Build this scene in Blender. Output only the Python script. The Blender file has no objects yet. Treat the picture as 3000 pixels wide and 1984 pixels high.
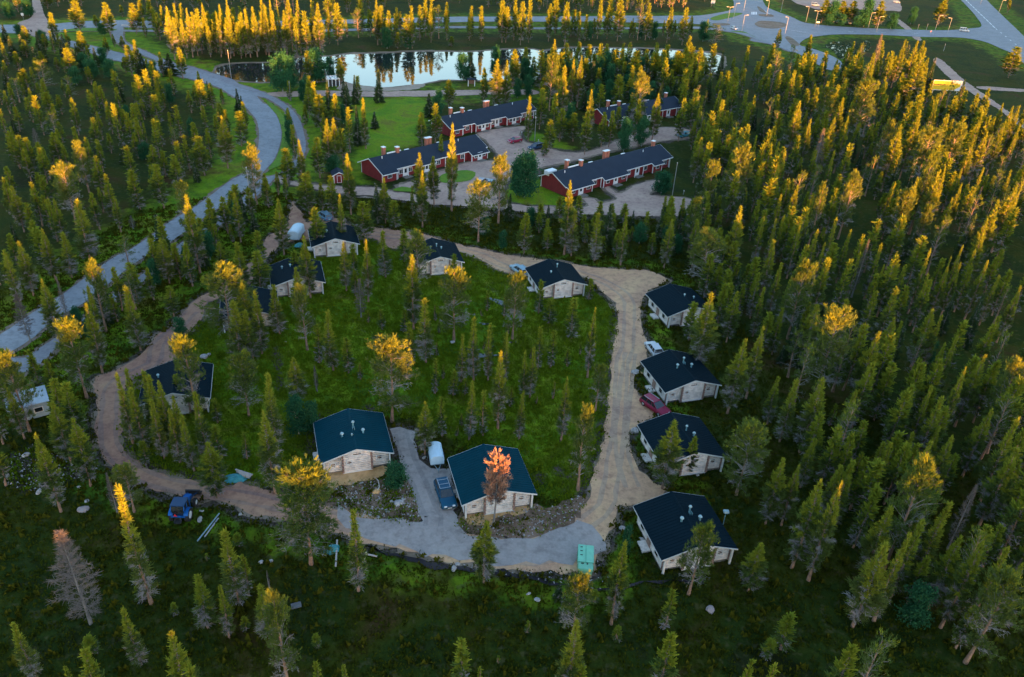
import bpy, bmesh, math, random
import numpy as np
from mathutils import Matrix, Vector
from mathutils.geometry import tessellate_polygon
from math import radians as rad, sin, cos, pi
C = bpy.context; S = C.scene; LINK = S.collection.objects.link
random.seed(7); RNG = np.random.default_rng(7)

# ---------------------------------------------------------------- camera
F, PITCH, ROLL, ALT = 2300., rad(31.1), rad(3.2), 65.
cd = bpy.data.cameras.new('camera'); cam = bpy.data.objects.new('camera', cd); LINK(cam)
cd.sensor_width = 36; cd.lens = 36 * F / 3000; cd.clip_start = 1; cd.clip_end = 6000
CM = Matrix.Rotation(pi/2 - PITCH, 4, 'X') @ Matrix.Rotation(ROLL, 4, 'Z')
cam.matrix_world = Matrix.Translation((0, 0, ALT)) @ CM
S.camera = cam
# ---------------------------------------------------------------- sky and sun
SUN_AZ, SUN_EL = rad(150), rad(1.6)          # azimuth clockwise from +Y
w = bpy.data.worlds.new('World'); S.world = w; w.use_nodes = True
nt = w.node_tree; bg = nt.nodes['Background']
sk = nt.nodes.new('ShaderNodeTexSky'); sk.sky_type = 'NISHITA'; sk.sun_disc = False
sk.sun_elevation = SUN_EL; sk.sun_rotation = SUN_AZ; sk.altitude = 200; sk.air_density = 1.0; sk.dust_density = 0.6; sk.ozone_density = 1.9
nt.links.new(sk.outputs[0], bg.inputs[0]); bg.inputs[1].default_value = 0.15
sl = bpy.data.lights.new('sun', 'SUN'); so = bpy.data.objects.new('sun', sl); LINK(so)
sl.energy = 3.0; sl.angle = rad(0.5); sl.color = (1.0, .385, .07)
TOSUN = Vector((sin(SUN_AZ)*cos(SUN_EL), cos(SUN_AZ)*cos(SUN_EL), sin(SUN_EL)))
so.rotation_euler = TOSUN.to_track_quat('Z', 'Y').to_euler(); so.location = (60, -60, 120)
S.view_settings.view_transform = 'Standard'; S.view_settings.look = 'None'; S.view_settings.gamma = 1
S.view_settings.exposure = 3.68
S.cycles.max_bounces = 5; S.cycles.transparent_max_bounces = 6; S.cycles.diffuse_bounces = 2

# ---------------------------------------------------------------- surveying: where a sight line meets a level
M3 = np.array(CM.to_3x3())
def G(x, y, z=0.):
    d = M3 @ np.array([(x-1500)/F, -(y-992)/F, -1.]); t = (z-ALT)/d[2]
    return np.array([d[0]*t, d[1]*t])
def PJ(X, Y, Z=0.):
    c = M3.T @ np.array([X, Y, Z-ALT]); return 1500+F*c[0]/-c[2], 992-F*c[1]/-c[2]
TX, TY = [0, 700, 1400, 2200], [0, 500, 1000, 1424]
def T(t, zx, zy): return TX[t//10] + zx/2.8, TY[t % 10] + zy/2.8
def pxs(s, t=None):                                   # "x,y x,y" -> ground points
    out = []
    for a in s.split():
        if ':' in a: t = None if a == 'p:' else int(a[:-1]); continue
        x, y = map(float, a.split(','))
        if t is not None: x, y = T(t, x, y)
        out.append(G(x, y))
    return np.array(out)

# ---------------------------------------------------------------- materials
def new_mat(name):
    m = bpy.data.materials.new(name); m.use_nodes = True
    return m, m.node_tree.nodes, m.node_tree.links, m.node_tree.nodes['Principled BSDF']
def noise(n, l, scale, detail=4, rough=.6, vec=None, dist=0):
    t = n.new('ShaderNodeTexNoise'); t.inputs['Scale'].default_value = scale; t.inputs['Detail'].default_value = detail
    t.inputs['Roughness'].default_value = rough; t.inputs['Distortion'].default_value = dist
    if vec is not None: l.new(vec, t.inputs['Vector'])
    return t.outputs['Fac']
def ramp(n, l, fac, stops, interp='LINEAR'):
    r = n.new('ShaderNodeValToRGB'); e = r.color_ramp.elements; r.color_ramp.interpolation = interp
    while len(e) < len(stops): e.new(.5)
    for i, (p, c) in enumerate(stops):
        e[i].position = p; e[i].color = (*c, 1) if len(c) == 3 else c
    l.new(fac, r.inputs[0]); return r.outputs[0]
def mixc(n, l, fac, a, b, mode='MIX'):
    m = n.new('ShaderNodeMix'); m.data_type = 'RGBA'; m.blend_type = mode
    for i, v in ((0, fac), (6, a), (7, b)):
        if hasattr(v, 'is_linked'): l.new(v, m.inputs[i])
        else: m.inputs[i].default_value = v if i == 0 else (*v, 1)
    return m.outputs[2]
def mth(n, l, op, a, b=0.):
    m = n.new('ShaderNodeMath'); m.operation = op
    for i, v in ((0, a), (1, b)):
        if hasattr(v, 'is_linked'): l.new(v, m.inputs[i])
        else: m.inputs[i].default_value = v
    return m.outputs[0]
def pos(n): return n.new('ShaderNodeNewGeometry').outputs['Position']
def bump(n, l, b, h, strength=.5, dist=.1):
    k = n.new('ShaderNodeBump'); k.inputs['Strength'].default_value = strength; k.inputs['Distance'].default_value = dist
    l.new(h, k.inputs['Height']); l.new(k.outputs[0], b.inputs['Normal'])
MC = {}
def mat(name, col, rough=.8, metal=0, var=.25, scale=3., spec=.5, coat=0):
    if name in MC: return MC[name]
    m, n, l, b = new_mat(name)
    tc = n.new('ShaderNodeTexCoord').outputs['Object']
    f = noise(n, l, scale, 5, .65, tc)
    lo = tuple(c*(1-var) for c in col); hi = tuple(min(1, c*(1+var)) for c in col)
    l.new(ramp(n, l, f, [(.3, lo), (.7, hi)]), b.inputs['Base Color'])
    b.inputs['Roughness'].default_value = rough; b.inputs['Metallic'].default_value = metal
    b.inputs['Specular IOR Level'].default_value = spec; b.inputs['Coat Weight'].default_value = coat
    MC[name] = m; return m
def leaf(name, a, b_, trans=.3, var=.25, sc=.35):
    m, n, l, b = new_mat(name)
    oi = n.new('ShaderNodeObjectInfo').outputs['Random']; p = pos(n)
    f = noise(n, l, sc, 3, .6, p); f2 = mth(n, l, 'MULTIPLY_ADD', f, 1.3); 
    k = mth(n, l, 'ADD', mth(n, l, 'MULTIPLY', oi, .5), mth(n, l, 'MULTIPLY', f, .6))
    col = ramp(n, l, k, [(.15, a), (.75, b_)])
    col = mixc(n, l, mth(n, l, 'MULTIPLY', noise(n, l, 3.5, 2, .5, p), .55), col, tuple(c*.45 for c in a))
    d = n.new('ShaderNodeBsdfDiffuse'); t = n.new('ShaderNodeBsdfTranslucent'); x = n.new('ShaderNodeMixShader')
    l.new(col, d.inputs[0]); l.new(col, t.inputs[0]); x.inputs[0].default_value = trans
    l.new(d.outputs[0], x.inputs[1]); l.new(t.outputs[0], x.inputs[2])
    l.new(x.outputs[0], n['Material Output'].inputs[0]); n.remove(b); MC[name] = m; return m
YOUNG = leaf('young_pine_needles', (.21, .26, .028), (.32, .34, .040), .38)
NEED = leaf('pine_needles', (.090, .148, .036), (.165, .205, .052), .36)
NEED2 = leaf('spruce_needles', (.045, .085, .038), (.080, .130, .050))
LICH = leaf('lichen_twigs', (.27, .25, .25), (.42, .385, .375), .2)
BIRL = leaf('birch_leaves', (.026, .105, .052), (.048, .160, .070))
DEADT = leaf('dead_twigs', (.13, .11, .105), (.22, .185, .17), .1)
RUST = leaf('rust_needles', (.50, .27, .18), (.68, .40, .27), .4)
HEATHS = leaf('heath_leaves', (.040, .062, .006), (.095, .090, .010), .4, sc=.12)
SHRB = leaf('shrub_leaves', (.085, .165, .010), (.200, .240, .012), .45, sc=.12)
BARK = mat('pine_bark', (.26, .155, .105), .9, var=.4, scale=2.)
BARKG = mat('grey_bark', (.19, .175, .165), .9, var=.35, scale=2.)
BARKB = mat('birch_bark', (.42, .41, .38), .8, var=.45, scale=4.)

# ---------------------------------------------------------------- mesh builder
class MB:
    def __init__(s): s.v = []; s.f = []; s.m = []
    def add(s, vs, fs, mi=0):
        k = len(s.v); s.v.extend([tuple(v) for v in vs]); s.f.extend([tuple(i+k for i in f) for f in fs]); s.m.extend([mi]*len(fs)); return s
    def box(s, x0, x1, y0, y1, z0, z1, mi=0):
        return s.add([(x0,y0,z0),(x1,y0,z0),(x1,y1,z0),(x0,y1,z0),(x0,y0,z1),(x1,y0,z1),(x1,y1,z1),(x0,y1,z1)],
            [(3,2,1,0),(4,5,6,7),(0,1,5,4),(1,2,6,5),(2,3,7,6),(3,0,4,7)], mi)
    def bar(s, a, b, wd, ht, mi=0):                    # beam with rectangular section
        a = Vector(a); b = Vector(b); d = (b-a).normalized(); u = d.cross(Vector((0,0,1)))
        u = (Vector((1,0,0)) if u.length < 1e-3 else u.normalized()); v = u.cross(d)
        vs = [p + u*i*wd/2 + v*j*ht/2 for p in (a, b) for i, j in ((-1,-1),(1,-1),(1,1),(-1,1))]
        return s.add(vs, [(0,1,2,3),(7,6,5,4),(0,4,5,1),(1,5,6,2),(2,6,7,3),(3,7,4,0)], mi)
    def cone(s, a, b, r0, r1, n=8, mi=0, cap=True):
        a = Vector(a); b = Vector(b); d = (b-a).normalized(); u = d.orthogonal().normalized(); v = d.cross(u)
        vs = [p + (u*cos(2*pi*i/n) + v*sin(2*pi*i/n))*r for p, r in ((a, r0), (b, r1)) for i in range(n)]
        fs = [(i, (i+1) % n, n+(i+1) % n, n+i) for i in range(n)]
        if cap: fs += [tuple(range(n-1, -1, -1)), tuple(range(n, 2*n))]
        return s.add(vs, fs, mi)
    def prism(s, pts, a0, a1, axis='x', mi=0):         # outline in the two other axes, extruded
        n = len(pts); f = {'x': lambda t, p: (t, p[0], p[1]), 'y': lambda t, p: (p[0], t, p[1]), 'z': lambda t, p: (p[0], p[1], t)}[axis]
        vs = [f(a0, p) for p in pts] + [f(a1, p) for p in pts]
        return s.add(vs, [tuple(range(n-1,-1,-1)), tuple(range(n, 2*n))] + [(i, (i+1) % n, n+(i+1) % n, n+i) for i in range(n)], mi)
    def mesh(s, name, mats):
        me = bpy.data.meshes.new(name); me.from_pydata(s.v, [], s.f)
        for m in (mats if isinstance(mats, (list, tuple)) else [mats]): me.materials.append(m)
        me.polygons.foreach_set('material_index', s.m); me.update(); return me
    def build(s, name, mats, parent=None, bevel=0, smooth=False):
        me = s.mesh(name, mats)
        bm = bmesh.new(); bm.from_mesh(me); bmesh.ops.recalc_face_normals(bm, faces=bm.faces[:])
        if bevel: bmesh.ops.bevel(bm, geom=bm.edges[:], offset=bevel, segments=2, affect='EDGES', clamp_overlap=True)
        bm.to_mesh(me); bm.free()
        if smooth: me.polygons.foreach_set('use_smooth', [True]*len(me.polygons))
        return link(name, me, parent)
def link(name, me, parent=None):
    o = bpy.data.objects.new(name, me); LINK(o)
    if parent: o.parent = parent
    return o
def tag(o, label=None, cat=None, group=None, kind=None):
    if label: o['label'] = label
    if cat: o['category'] = cat
    if group: o['group'] = group
    if kind: o['kind'] = kind
    return o
def thing(name, label, cat, x, y, rz=0, group=None, z=0.):
    o = bpy.data.objects.new(name, None); LINK(o); o.location = (x, y, z); o.rotation_euler = (0, 0, rz)
    return tag(o, label, cat, group)
def copy_tree(o, parent=None):
    c = o.copy(); LINK(c); c.parent = parent
    for ch in [k for k in o.children]: copy_tree(ch, c)
    return c

# ---------------------------------------------------------------- outlines of the setting, surveyed
P = {}
P['main'] = pxs('1: 0,1350 300,1150 455,1060 655,915 810,800 960,700 1080,645 1280,510 1430,400 1600,300 1750,190 1900,80 2040,0 0: 2090,1310 2120,1180 2125,1090 2105,990 2050,920 1970,830 1890,780 1780,715 1560,650 1340,600 1200,545 1050,520 880,480 700,420 500,360 400,330 200,280 0,270 -900,230 -900,190 0,205 200,200 420,200 650,180 900,170 1150,170 1250,190 1250,230 1050,225 900,230 700,235 560,260 430,265 520,320 720,370 960,430 1200,490 1340,530 1560,580 1700,625 1900,700 2100,765 10: 150,795 200,850 240,870 310,955 345,1060 345,1150 300,1290 220,1395 100,1500 1: 2000,165 1880,250 1660,400 1480,530 1380,600 1110,760 870,950 700,1080 560,1160 370,1290 240,1400 0,1545 -300,1720 -300,1540')
P['path'] = pxs('0: 905,225 925,300 960,350 1050,405 1200,465 1340,525 1530,580 1700,635 1900,700 2090,760 10: 150,790 230,810 330,870 400,930 445,1010 475,1110 490,1200 470,1290 400,1390 300,1440 11: 180,70 100,150 0,255 1: 1900,280 1800,380 1640,500 1480,600 1380,700 1160,860 960,990 820,1110 640,1250 430,1390 200,1540 2: 90,140 -60,290 -60,380 60,330 150,290 300,210 400,130 480,40 1: 700,1270 880,1130 1020,1010 1220,880 1440,730 1560,640 1740,500 1880,400 2010,300 2120,200 11: 260,100 360,10 10: 440,1390 520,1310 550,1200 530,1080 490,970 400,870 270,790 150,740 0,690 0: 1900,650 1700,590 1560,545 1380,505 1200,425 1050,360 1010,300 1005,225')
RING_OUT = pxs('11: 940,460 1150,475 1350,495 1480,515 1600,550 1700,580 1850,620 21: 0,640 250,695 500,730 820,775 1000,800 1250,812 1380,818 1470,850 1560,890 1500,940 1400,985 1360,1040 1335,1110 1330,1250 1350,1340 1385,1400 1400,1470 22: 1360,170 1270,230 1250,350 1300,410 1370,470 1480,540 1480,600 1310,690 1240,740 1210,800 1240,900 1300,1020 1370,1100 1450,1170 1560,1220 1480,1290 1300,1350 23: 1150,160 1130,300 1070,380 1010,450 985,560 960,700 850,715 600,695 450,705 200,685 13: 2000,640 1700,615 1450,570 1250,500 1050,475 850,400 600,330 400,290 300,270 2: 2000,1420 1830,1320 1600,1290 1500,1270 1300,1230 1180,1190 1000,1080 880,980 810,880 780,700 800,550 800,450 760,400 790,290 950,240 1: 1110,1550 1230,1440 1290,1330 1390,1320 1440,1230 1520,1150 1640,1040 11: 0,880 60,780 200,680 200,600 230,550 320,500 400,440 430,300 440,250 500,330 560,430 640,390 760,390 850,400 900,450')
RING_IN = pxs('11: 940,545 1100,560 1180,600 1260,640 1400,600 1480,600 1600,640 1820,670 2000,740 21: 150,810 290,850 500,880 700,870 900,880 980,960 1060,1030 1120,1090 1150,1180 1145,1300 1120,1420 22: 1105,100 1090,250 1075,400 1060,560 1045,750 1010,900 985,1010 960,1100 925,1220 880,1330 23: 770,180 640,260 560,330 450,380 380,420 210,445 13: 2000,415 1850,395 1700,330 1490,310 1200,280 900,200 780,190 600,130 300,60 0,-30 2: 1900,1190 1620,1150 1500,1130 1350,1090 1180,1030 1070,960 1010,880 990,780 990,650 1020,560 1010,420 1080,330 1200,240 1440,140 1: 1400,1440 1560,1310 1660,1200 1720,1080 11: 80,930 200,830 240,700 330,630 420,590 560,560 640,600 760,560 850,540')
P['ring'] = np.concatenate([RING_OUT, RING_OUT[:1], RING_IN, RING_IN[:1]])
P['drive'] = pxs('13: 780,185 900,200 1000,275 1200,285 1400,300 1490,310 12: 1480,1470 1440,1330 1390,1150 1340,1000 1290,850 1235,710 1330,700 1420,720 1440,800 1480,950 1560,1040 1650,1040 1720,1060 1750,1140 1770,1250 1800,1400 13: 1800,250 1780,340 1850,400 2000,420 23: 210,448 380,430 560,400 720,350 830,290 1050,450 900,600 500,640 100,660 13: 2000,600 1700,580 1450,540 1250,470 1050,430 850,330')
P['meadow'] = pxs('11: 1150,480 1350,500 1600,570 2100,700 21: 0,740 300,880 900,950 1100,1130 1140,1250 1100,1500 22: 1090,250 1050,650 1000,950 940,1150 830,1250 700,1330 480,1250 -200,820 12: 1500,650 1200,600 620,650 620,1100 0,1240 2: 1800,1180 1400,1100 1080,980 1000,850 990,650 1100,300 1440,170 1: 1400,1440 1700,1150 11: 100,950 600,700')
P['yards'] = pxs('11: 290,95 340,60 520,105 700,125 950,138 1090,142 1250,172 1450,190 10: 1300,1530 1500,1470 1700,1390 1900,1330 2130,1320 2130,1270 2050,1180 1970,1110 20: 0,1095 160,1060 400,1040 340,1090 370,1160 560,1200 650,1240 820,1255 980,1225 1300,1090 1420,1050 1700,1060 1800,1120 1500,1160 1150,1230 900,1290 700,1340 490,1385 440,1450 21: 250,80 180,180 180,250 400,290 690,300 830,310 910,290 860,230 950,230 1010,270 1150,230 1040,150 1050,120 1160,190 1300,120 1480,80 1500,130 1400,200 1560,215 1740,235 1780,300 1700,370 1300,378 1100,365 860,360 700,352 450,350 200,315 11: 1930,298 1600,280 1300,240 1080,205 960,205 700,170 340,100')
P['sand_road'] = pxs('10: 230,770 320,755 700,745 1000,750 1150,752 1700,742 20: 100,740 380,735 480,745 480,775 100,775 10: 1700,790 1150,795 700,790 330,795')
P['beach'] = pxs('10: 820,700 880,680 980,700 1060,712 1190,718 1300,715 1400,700 1530,690 1450,735 1150,748 830,740')
P['pond'] = pxs('0: 1770,580 1800,550 1900,530 2050,520 10: 120,520 260,516 480,480 720,468 860,452 1000,445 1200,440 1450,428 1700,428 1900,430 20: 200,412 460,408 520,425 700,400 900,395 1100,400 1300,400 1500,410 1700,420 1900,440 2000,470 1990,560 1900,610 1700,620 1400,610 1200,615 1000,620 800,640 500,655 300,660 10: 2150,660 1950,660 1700,655 1620,665 1500,690 1400,697 1300,710 1190,717 1060,708 980,697 880,675 800,655 600,672 350,672 120,672 0: 1900,650 1790,610')
P['pond_shore'] = pxs('0: 1740,580 1780,535 1900,515 2050,508 10: 120,508 260,505 480,462 720,455 860,438 1000,430 1200,425 1450,412 1700,415 1900,418 20: 200,398 460,396 520,410 700,388 900,382 1100,388 1300,388 1500,396 1700,408 1900,425 2030,460 2020,570 1920,622 1700,632 1400,620 1200,628 1000,632 800,652 500,666 300,672 10: 2150,672 1950,670 1700,665 1620,675 1500,700 1400,710 1300,722 1190,728 1060,722 980,712 880,690 800,670 600,682 350,682 120,682 0: 1880,662 1750,615')
P['far_road'] = pxs('0: 1150,170 1400,190 1700,190 10: 0,180 300,175 680,165 1000,160 1750,140 2240,140 20: 300,140 700,135 960,135 1210,130 1420,135 1600,130 1800,130 1950,110 2080,80 2100,30 2090,-60 2300,-60 30: 60,-60 120,50 330,140 480,195 900,230 1300,245 1600,250 1800,235 1890,215 1840,130 1760,40 1690,-30 1600,-140 1780,-160 1990,60 2240,300 2300,350 2300,560 2160,450 2050,400 1900,340 1700,310 1400,305 1100,290 900,285 700,285 540,300 450,320 400,370 500,400 640,450 740,510 740,570 680,580 600,560 380,440 240,390 100,340 20: 2200,295 2080,260 1950,225 1850,205 1700,195 1400,190 960,180 500,180 0,180 10: 1750,185 1300,190 700,200 300,215 0,225 0: 1600,230 1300,225')
P['far_path'] = pxs('0: 480,258 700,258 1250,262 1600,265 10: 0,262 500,262 700,262 900,255 1300,245 1750,232 2240,235 20: 500,240 1000,240 1550,235 1700,235 1900,245 2100,270 2240,310 30: 0,335 160,365 330,430 330,410 160,345 0,312 20: 2240,300 2100,255 1900,228 1700,220 1300,228 500,228 10: 2240,222 1750,218 1300,232 900,240 700,245 500,248 0,248 0: 1250,248 480,248')
P['junction_arm'] = pxs('0: 140,200 250,150 270,90 262,-60 310,-60 360,110 430,240 430,290 250,290')
P['parking'] = pxs('30: 300,-60 700,-60 1200,-60 1240,80 1150,90 900,80 700,60 560,80 450,50 360,20')
P['trail'] = pxs('30: 1500,480 1560,490 1750,660 1950,800 2060,880 2240,1010 2240,1060 2030,900 1900,820 1640,650 1510,520')
P['trail2'] = pxs('30: 1150,130 1200,150 1320,240 1400,330 1340,320 1270,245 1180,180 1130,140')
P['trail3'] = pxs('30: 1880,710 2240,735 2240,755 1900,735')
P['pond_right'] = pxs('30: 610,370 700,345 830,355 960,340 980,380 960,420 880,430 800,470 720,480 690,430')
P['lawn_a'] = pxs('10: 900,800 1150,800 1500,790 1560,830 1560,950 1480,1100 1500,1180 1250,1240 1000,1350 1000,1450 1100,1520 950,1530 880,1400 950,1250 1050,1100 880,950')
P['lawn_b'] = pxs('20: 380,1080 560,1100 800,1220 760,1260 600,1230 400,1160')
P['lawn_c'] = pxs('21: 200,80 400,20 700,200 690,290 420,285 250,260')
P['median'] = pxs('10: 235,830 320,900 400,1010 430,1120 420,1250 350,1350 250,1400 240,1390 310,1290 350,1150 350,1060 315,955 240,870 11:')
P['roundabout_isle'] = pxs('30: 30,200 70,175 150,175 240,185 290,200 270,225 190,238 80,228')
P['isle_a'] = pxs('30: 50,55 80,65 130,110 75,95'); P['isle_b'] = pxs('30: 70,118 160,120 185,140 80,135'); P['isle_c'] = pxs('30: 280,310 320,305 400,370 340,375')
P['isle_d'] = pxs('20: 1910,150 2050,110 2170,112 2100,140 1960,170'); P['isle_e'] = pxs('20: 1930,192 2050,195 2060,210 1950,212')
P['isle_f'] = pxs('0: 500,255 620,235 760,232 930,240 930,255 560,260'); P['isle_g'] = pxs('20: 2070,262 2200,275 30: 60,320 150,350 40,312 20: 2180,262')
P['yard_isle_a'] = pxs('11: 1260,165 1340,135 1410,145 1500,150 1490,185 1400,180'); P['yard_isle_b'] = pxs('10: 1660,1440 1830,1400 1940,1420 1900,1480 1780,1500 1660,1500')
P['gravel_r'] = pxs('13: 700,-20 1300,-60 1400,-40 1440,100 1500,300 1250,290 1000,270 880,195 780,180')
P['rubble_b'] = pxs('13: 1790,260 1850,200 2100,260 23: 150,240 480,160 560,200 700,130 900,60 860,200 830,290 700,350 560,410 380,430 200,450 13: 2240,420 2000,415 1800,340')
P['sand_a'] = pxs('12: 700,1060 860,1070 1090,1030 1220,1040 1190,1110 1000,1150 850,1190 720,1180')
P['sand_b'] = pxs('12: 1860,1400 2000,1370 22: 100,1350 400,1320 430,1380 330,1430 100,1470 12: 2140,1510 1900,1490')
P['ditch'] = pxs('13: 1030,490 1400,575 1750,660 2000,690 2100,700 23: 180,690 400,740 700,810 1050,840 1400,770 1750,770 1750,785 1400,790 1050,870 700,835 400,775 200,730 13: 2000,715 1700,690 1400,610 1100,520')
P['verge_up'] = pxs('11: 1250,200 1600,280 1940,310 21: 0,310 200,330 450,360 700,362 1000,372 1540,395 1540,412 1000,400 700,395 430,405 200,365 0,350 11: 1900,300 1600,290 1300,260')
P['rocks_left'] = pxs('2: 60,960 280,840 430,900 560,1000 780,980 820,1080 560,1150 420,1200 250,1240 60,1180')
ROADS = ['main', 'path', 'ring', 'drive', 'yards', 'sand_road', 'far_road', 'far_path', 'junction_arm', 'parking', 'trail', 'trail2', 'pond', 'pond_right', 'beach']
def inside(poly, X, Y):
    r = np.zeros(X.shape, bool); x1, y1 = poly[-1]
    for x2, y2 in poly:
        c = (y1 > Y) != (y2 > Y)
        if y1 != y2: r ^= c & (X < (x2-x1)*(Y-y1)/(y2-y1) + x1)
        x1, y1 = x2, y2
    return r
def edist(poly, X, Y):
    d = np.full(X.shape, 1e9); a = poly[-1]
    for b in poly:
        e = b-a; L = e@e + 1e-9; t = np.clip(((X-a[0])*e[0] + (Y-a[1])*e[1])/L, 0, 1)
        d = np.minimum(d, np.hypot(X-a[0]-t*e[0], Y-a[1]-t*e[1])); a = b
    return d
def sdist(poly, X, Y): return np.where(inside(poly, X, Y), -1, 1)*edist(poly, X, Y)
def smooth_edge(poly, wob, step, grow, rs):
    n = len(poly); pts = []
    area = sum(poly[i][0]*poly[(i+1) % n][1]-poly[(i+1) % n][0]*poly[i][1] for i in range(n)); sg = 1 if area > 0 else -1
    for i in range(n):
        p0, a, b, p3 = poly[i-1], poly[i], poly[(i+1) % n], poly[(i+2) % n]; L = np.linalg.norm(b-a); k = int(min(60, max(1, round(L/step))))
        for j in range(k):
            t = j/k; q = .5*((2*a) + (-p0+b)*t + (2*p0-5*a+4*b-p3)*t*t + (-p0+3*a-3*b+p3)*t**3)
            if L > 60: q = a+(b-a)*t
            nrm = np.array([(b-a)[1], -(b-a)[0]])/(L+1e-9)*sg
            pts.append(q + nrm*grow + rs.normal(0, wob*.5, 2))
    return pts
def sheet(name, poly, z, m, wob=.25, step=1.2, kind='structure', grow=0., hole=None):
    rs = np.random.default_rng(len(name)*31+len(poly)); loops = [smooth_edge(poly, wob, step, grow, rs)]
    if hole is not None: loops.append(smooth_edge(hole, wob, step, -grow, rs))
    vv = [[Vector((p[0], p[1], z)) for p in l_] for l_ in loops]; tri = tessellate_polygon(vv); vs = sum(vv, [])
    me = bpy.data.meshes.new(name); me.from_pydata(vs, [], tri); me.materials.append(m); me.update()
    bm = bmesh.new(); bm.from_mesh(me)
    for f in bm.faces:
        if f.normal.z < 0: f.normal_flip()
    bm.to_mesh(me); bm.free()
    return tag(link(name, me), kind=kind)
# ---------------------------------------------------------------- ground, roads, water
def ground_mat():
    m, n, l, b = new_mat('forest_floor'); p = pos(n)
    at = n.new('ShaderNodeAttribute'); at.attribute_name = 'lawn'; lawn = at.outputs['Fac']
    a2 = n.new('ShaderNodeAttribute'); a2.attribute_name = 'bare'; bare = a2.outputs['Fac']
    big = noise(n, l, .075, 6, .68, p, .8); mid = noise(n, l, .35, 5, .65, p); fine = noise(n, l, 2.6, 5, .7, p)
    heath = ramp(n, l, big, [(.32, (.020,.024,.007)), (.45, (.024,.042,.005)), (.55, (.042,.048,.004)), (.66, (.066,.038,.012))])
    grass = ramp(n, l, big, [(.3, (.070,.175,.016)), (.43, (.120,.235,.010)), (.54, (.185,.265,.010)), (.66, (.17,.150,.024))])
    k = mth(n, l, 'ADD', lawn, mth(n, l, 'MULTIPLY', mth(n, l, 'SUBTRACT', mid, .5), 1.6))
    col = mixc(n, l, ramp(n, l, k, [(.25, (0,0,0)), (.8, (1,1,1))]), heath, grass)
    soil = ramp(n, l, fine, [(.35, (.055,.040,.033)), (.6, (.12,.092,.078)), (.75, (.20,.17,.155))])
    kb = mth(n, l, 'ADD', bare, mth(n, l, 'MULTIPLY', mth(n, l, 'SUBTRACT', mid, .5), 1.5))
    col = mixc(n, l, ramp(n, l, kb, [(.38, (0,0,0)), (.62, (1,1,1))]), col, soil)
    col = mixc(n, l, ramp(n, l, fine, [(.35, (.75,)*3), (.62, (0,)*3)]), col, mixc(n, l, 1., col, (.55,.58,.5), 'MULTIPLY'))
    col = mixc(n, l, ramp(n, l, noise(n, l, .9, 3, .6, p), [(.56, (0,0,0)), (.66, (.5,)*3)]), col, (.085, .07, .03))
    l.new(col, b.inputs['Base Color']); b.inputs['Roughness'].default_value = 1; b.inputs['Specular IOR Level'].default_value = .1
    bump(n, l, b, fine, .6, .2); return m
def road_mat(name, c0, c1, c2, rough=.9, west=None):
    m, n, l, b = new_mat(name); p = pos(n)
    f = noise(n, l, .22, 5, .6, p, .5); g = noise(n, l, 3.2, 4, .7, p); h = noise(n, l, 1.0, 4, .6, p)
    col = ramp(n, l, f, [(.3, c0), (.5, c1), (.7, c2)])
    col = mixc(n, l, ramp(n, l, g, [(.4, (0,0,0)), (.75, (.5,)*3)]), col, tuple(min(1, v*1.45) for v in c1))
    col = mixc(n, l, ramp(n, l, h, [(.3, (.5,)*3), (.52, (0,0,0))]), col, tuple(v*.6 for v in c0))
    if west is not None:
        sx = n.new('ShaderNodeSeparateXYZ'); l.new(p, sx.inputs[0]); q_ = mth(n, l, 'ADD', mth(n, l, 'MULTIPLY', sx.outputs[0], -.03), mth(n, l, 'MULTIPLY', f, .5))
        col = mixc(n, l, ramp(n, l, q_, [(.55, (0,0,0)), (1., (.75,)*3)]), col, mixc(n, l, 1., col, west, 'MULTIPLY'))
    l.new(col, b.inputs['Base Color']); b.inputs['Roughness'].default_value = rough; b.inputs['Specular IOR Level'].default_value = .25
    bump(n, l, b, g, .5, .06); return m
ASPH = road_mat('asphalt', (.18,.185,.20), (.22,.225,.245), (.26,.265,.285), rough=.75)
PATHM = road_mat('path_asphalt', (.17,.165,.185), (.21,.205,.225), (.25,.24,.25), rough=.8)
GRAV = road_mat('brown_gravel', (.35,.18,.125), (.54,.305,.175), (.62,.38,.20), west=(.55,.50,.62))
GRAVG = road_mat('grey_gravel', (.24,.20,.185), (.31,.265,.245), (.36,.31,.28))
YARD = road_mat('yard_gravel', (.28,.175,.145), (.40,.26,.205), (.46,.32,.24))
SANDM = road_mat('sand', (.40,.22,.09), (.55,.32,.14), (.60,.40,.22))
BEACH = road_mat('beach_sand', (.26,.19,.14), (.32,.24,.18), (.36,.28,.22))
DIRT = road_mat('dirt_verge', (.10,.07,.045), (.19,.135,.095), (.27,.20,.15))
DITCH = road_mat('ditch_mud', (.012,.010,.013), (.022,.018,.022), (.06,.05,.05))
RUBB = road_mat('stony_soil', (.085,.050,.030), (.20,.12,.08), (.30,.205,.15))
GRASS2 = road_mat('verge_grass', (.06,.15,.012), (.10,.19,.010), (.15,.21,.012))
MARK = mat('road_paint', (.72,.72,.72), .7, var=.12)
m, n, l, b = new_mat('pond_water'); b.inputs['Base Color'].default_value = (.012,.018,.02,1); b.inputs['Roughness'].default_value = .03
b.inputs['IOR'].default_value = 1.34; b.inputs['Specular IOR Level'].default_value = 1.
bump(n, l, b, noise(n, l, .8, 3, .5, pos(n)), .012, .05); WATER = m

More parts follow.
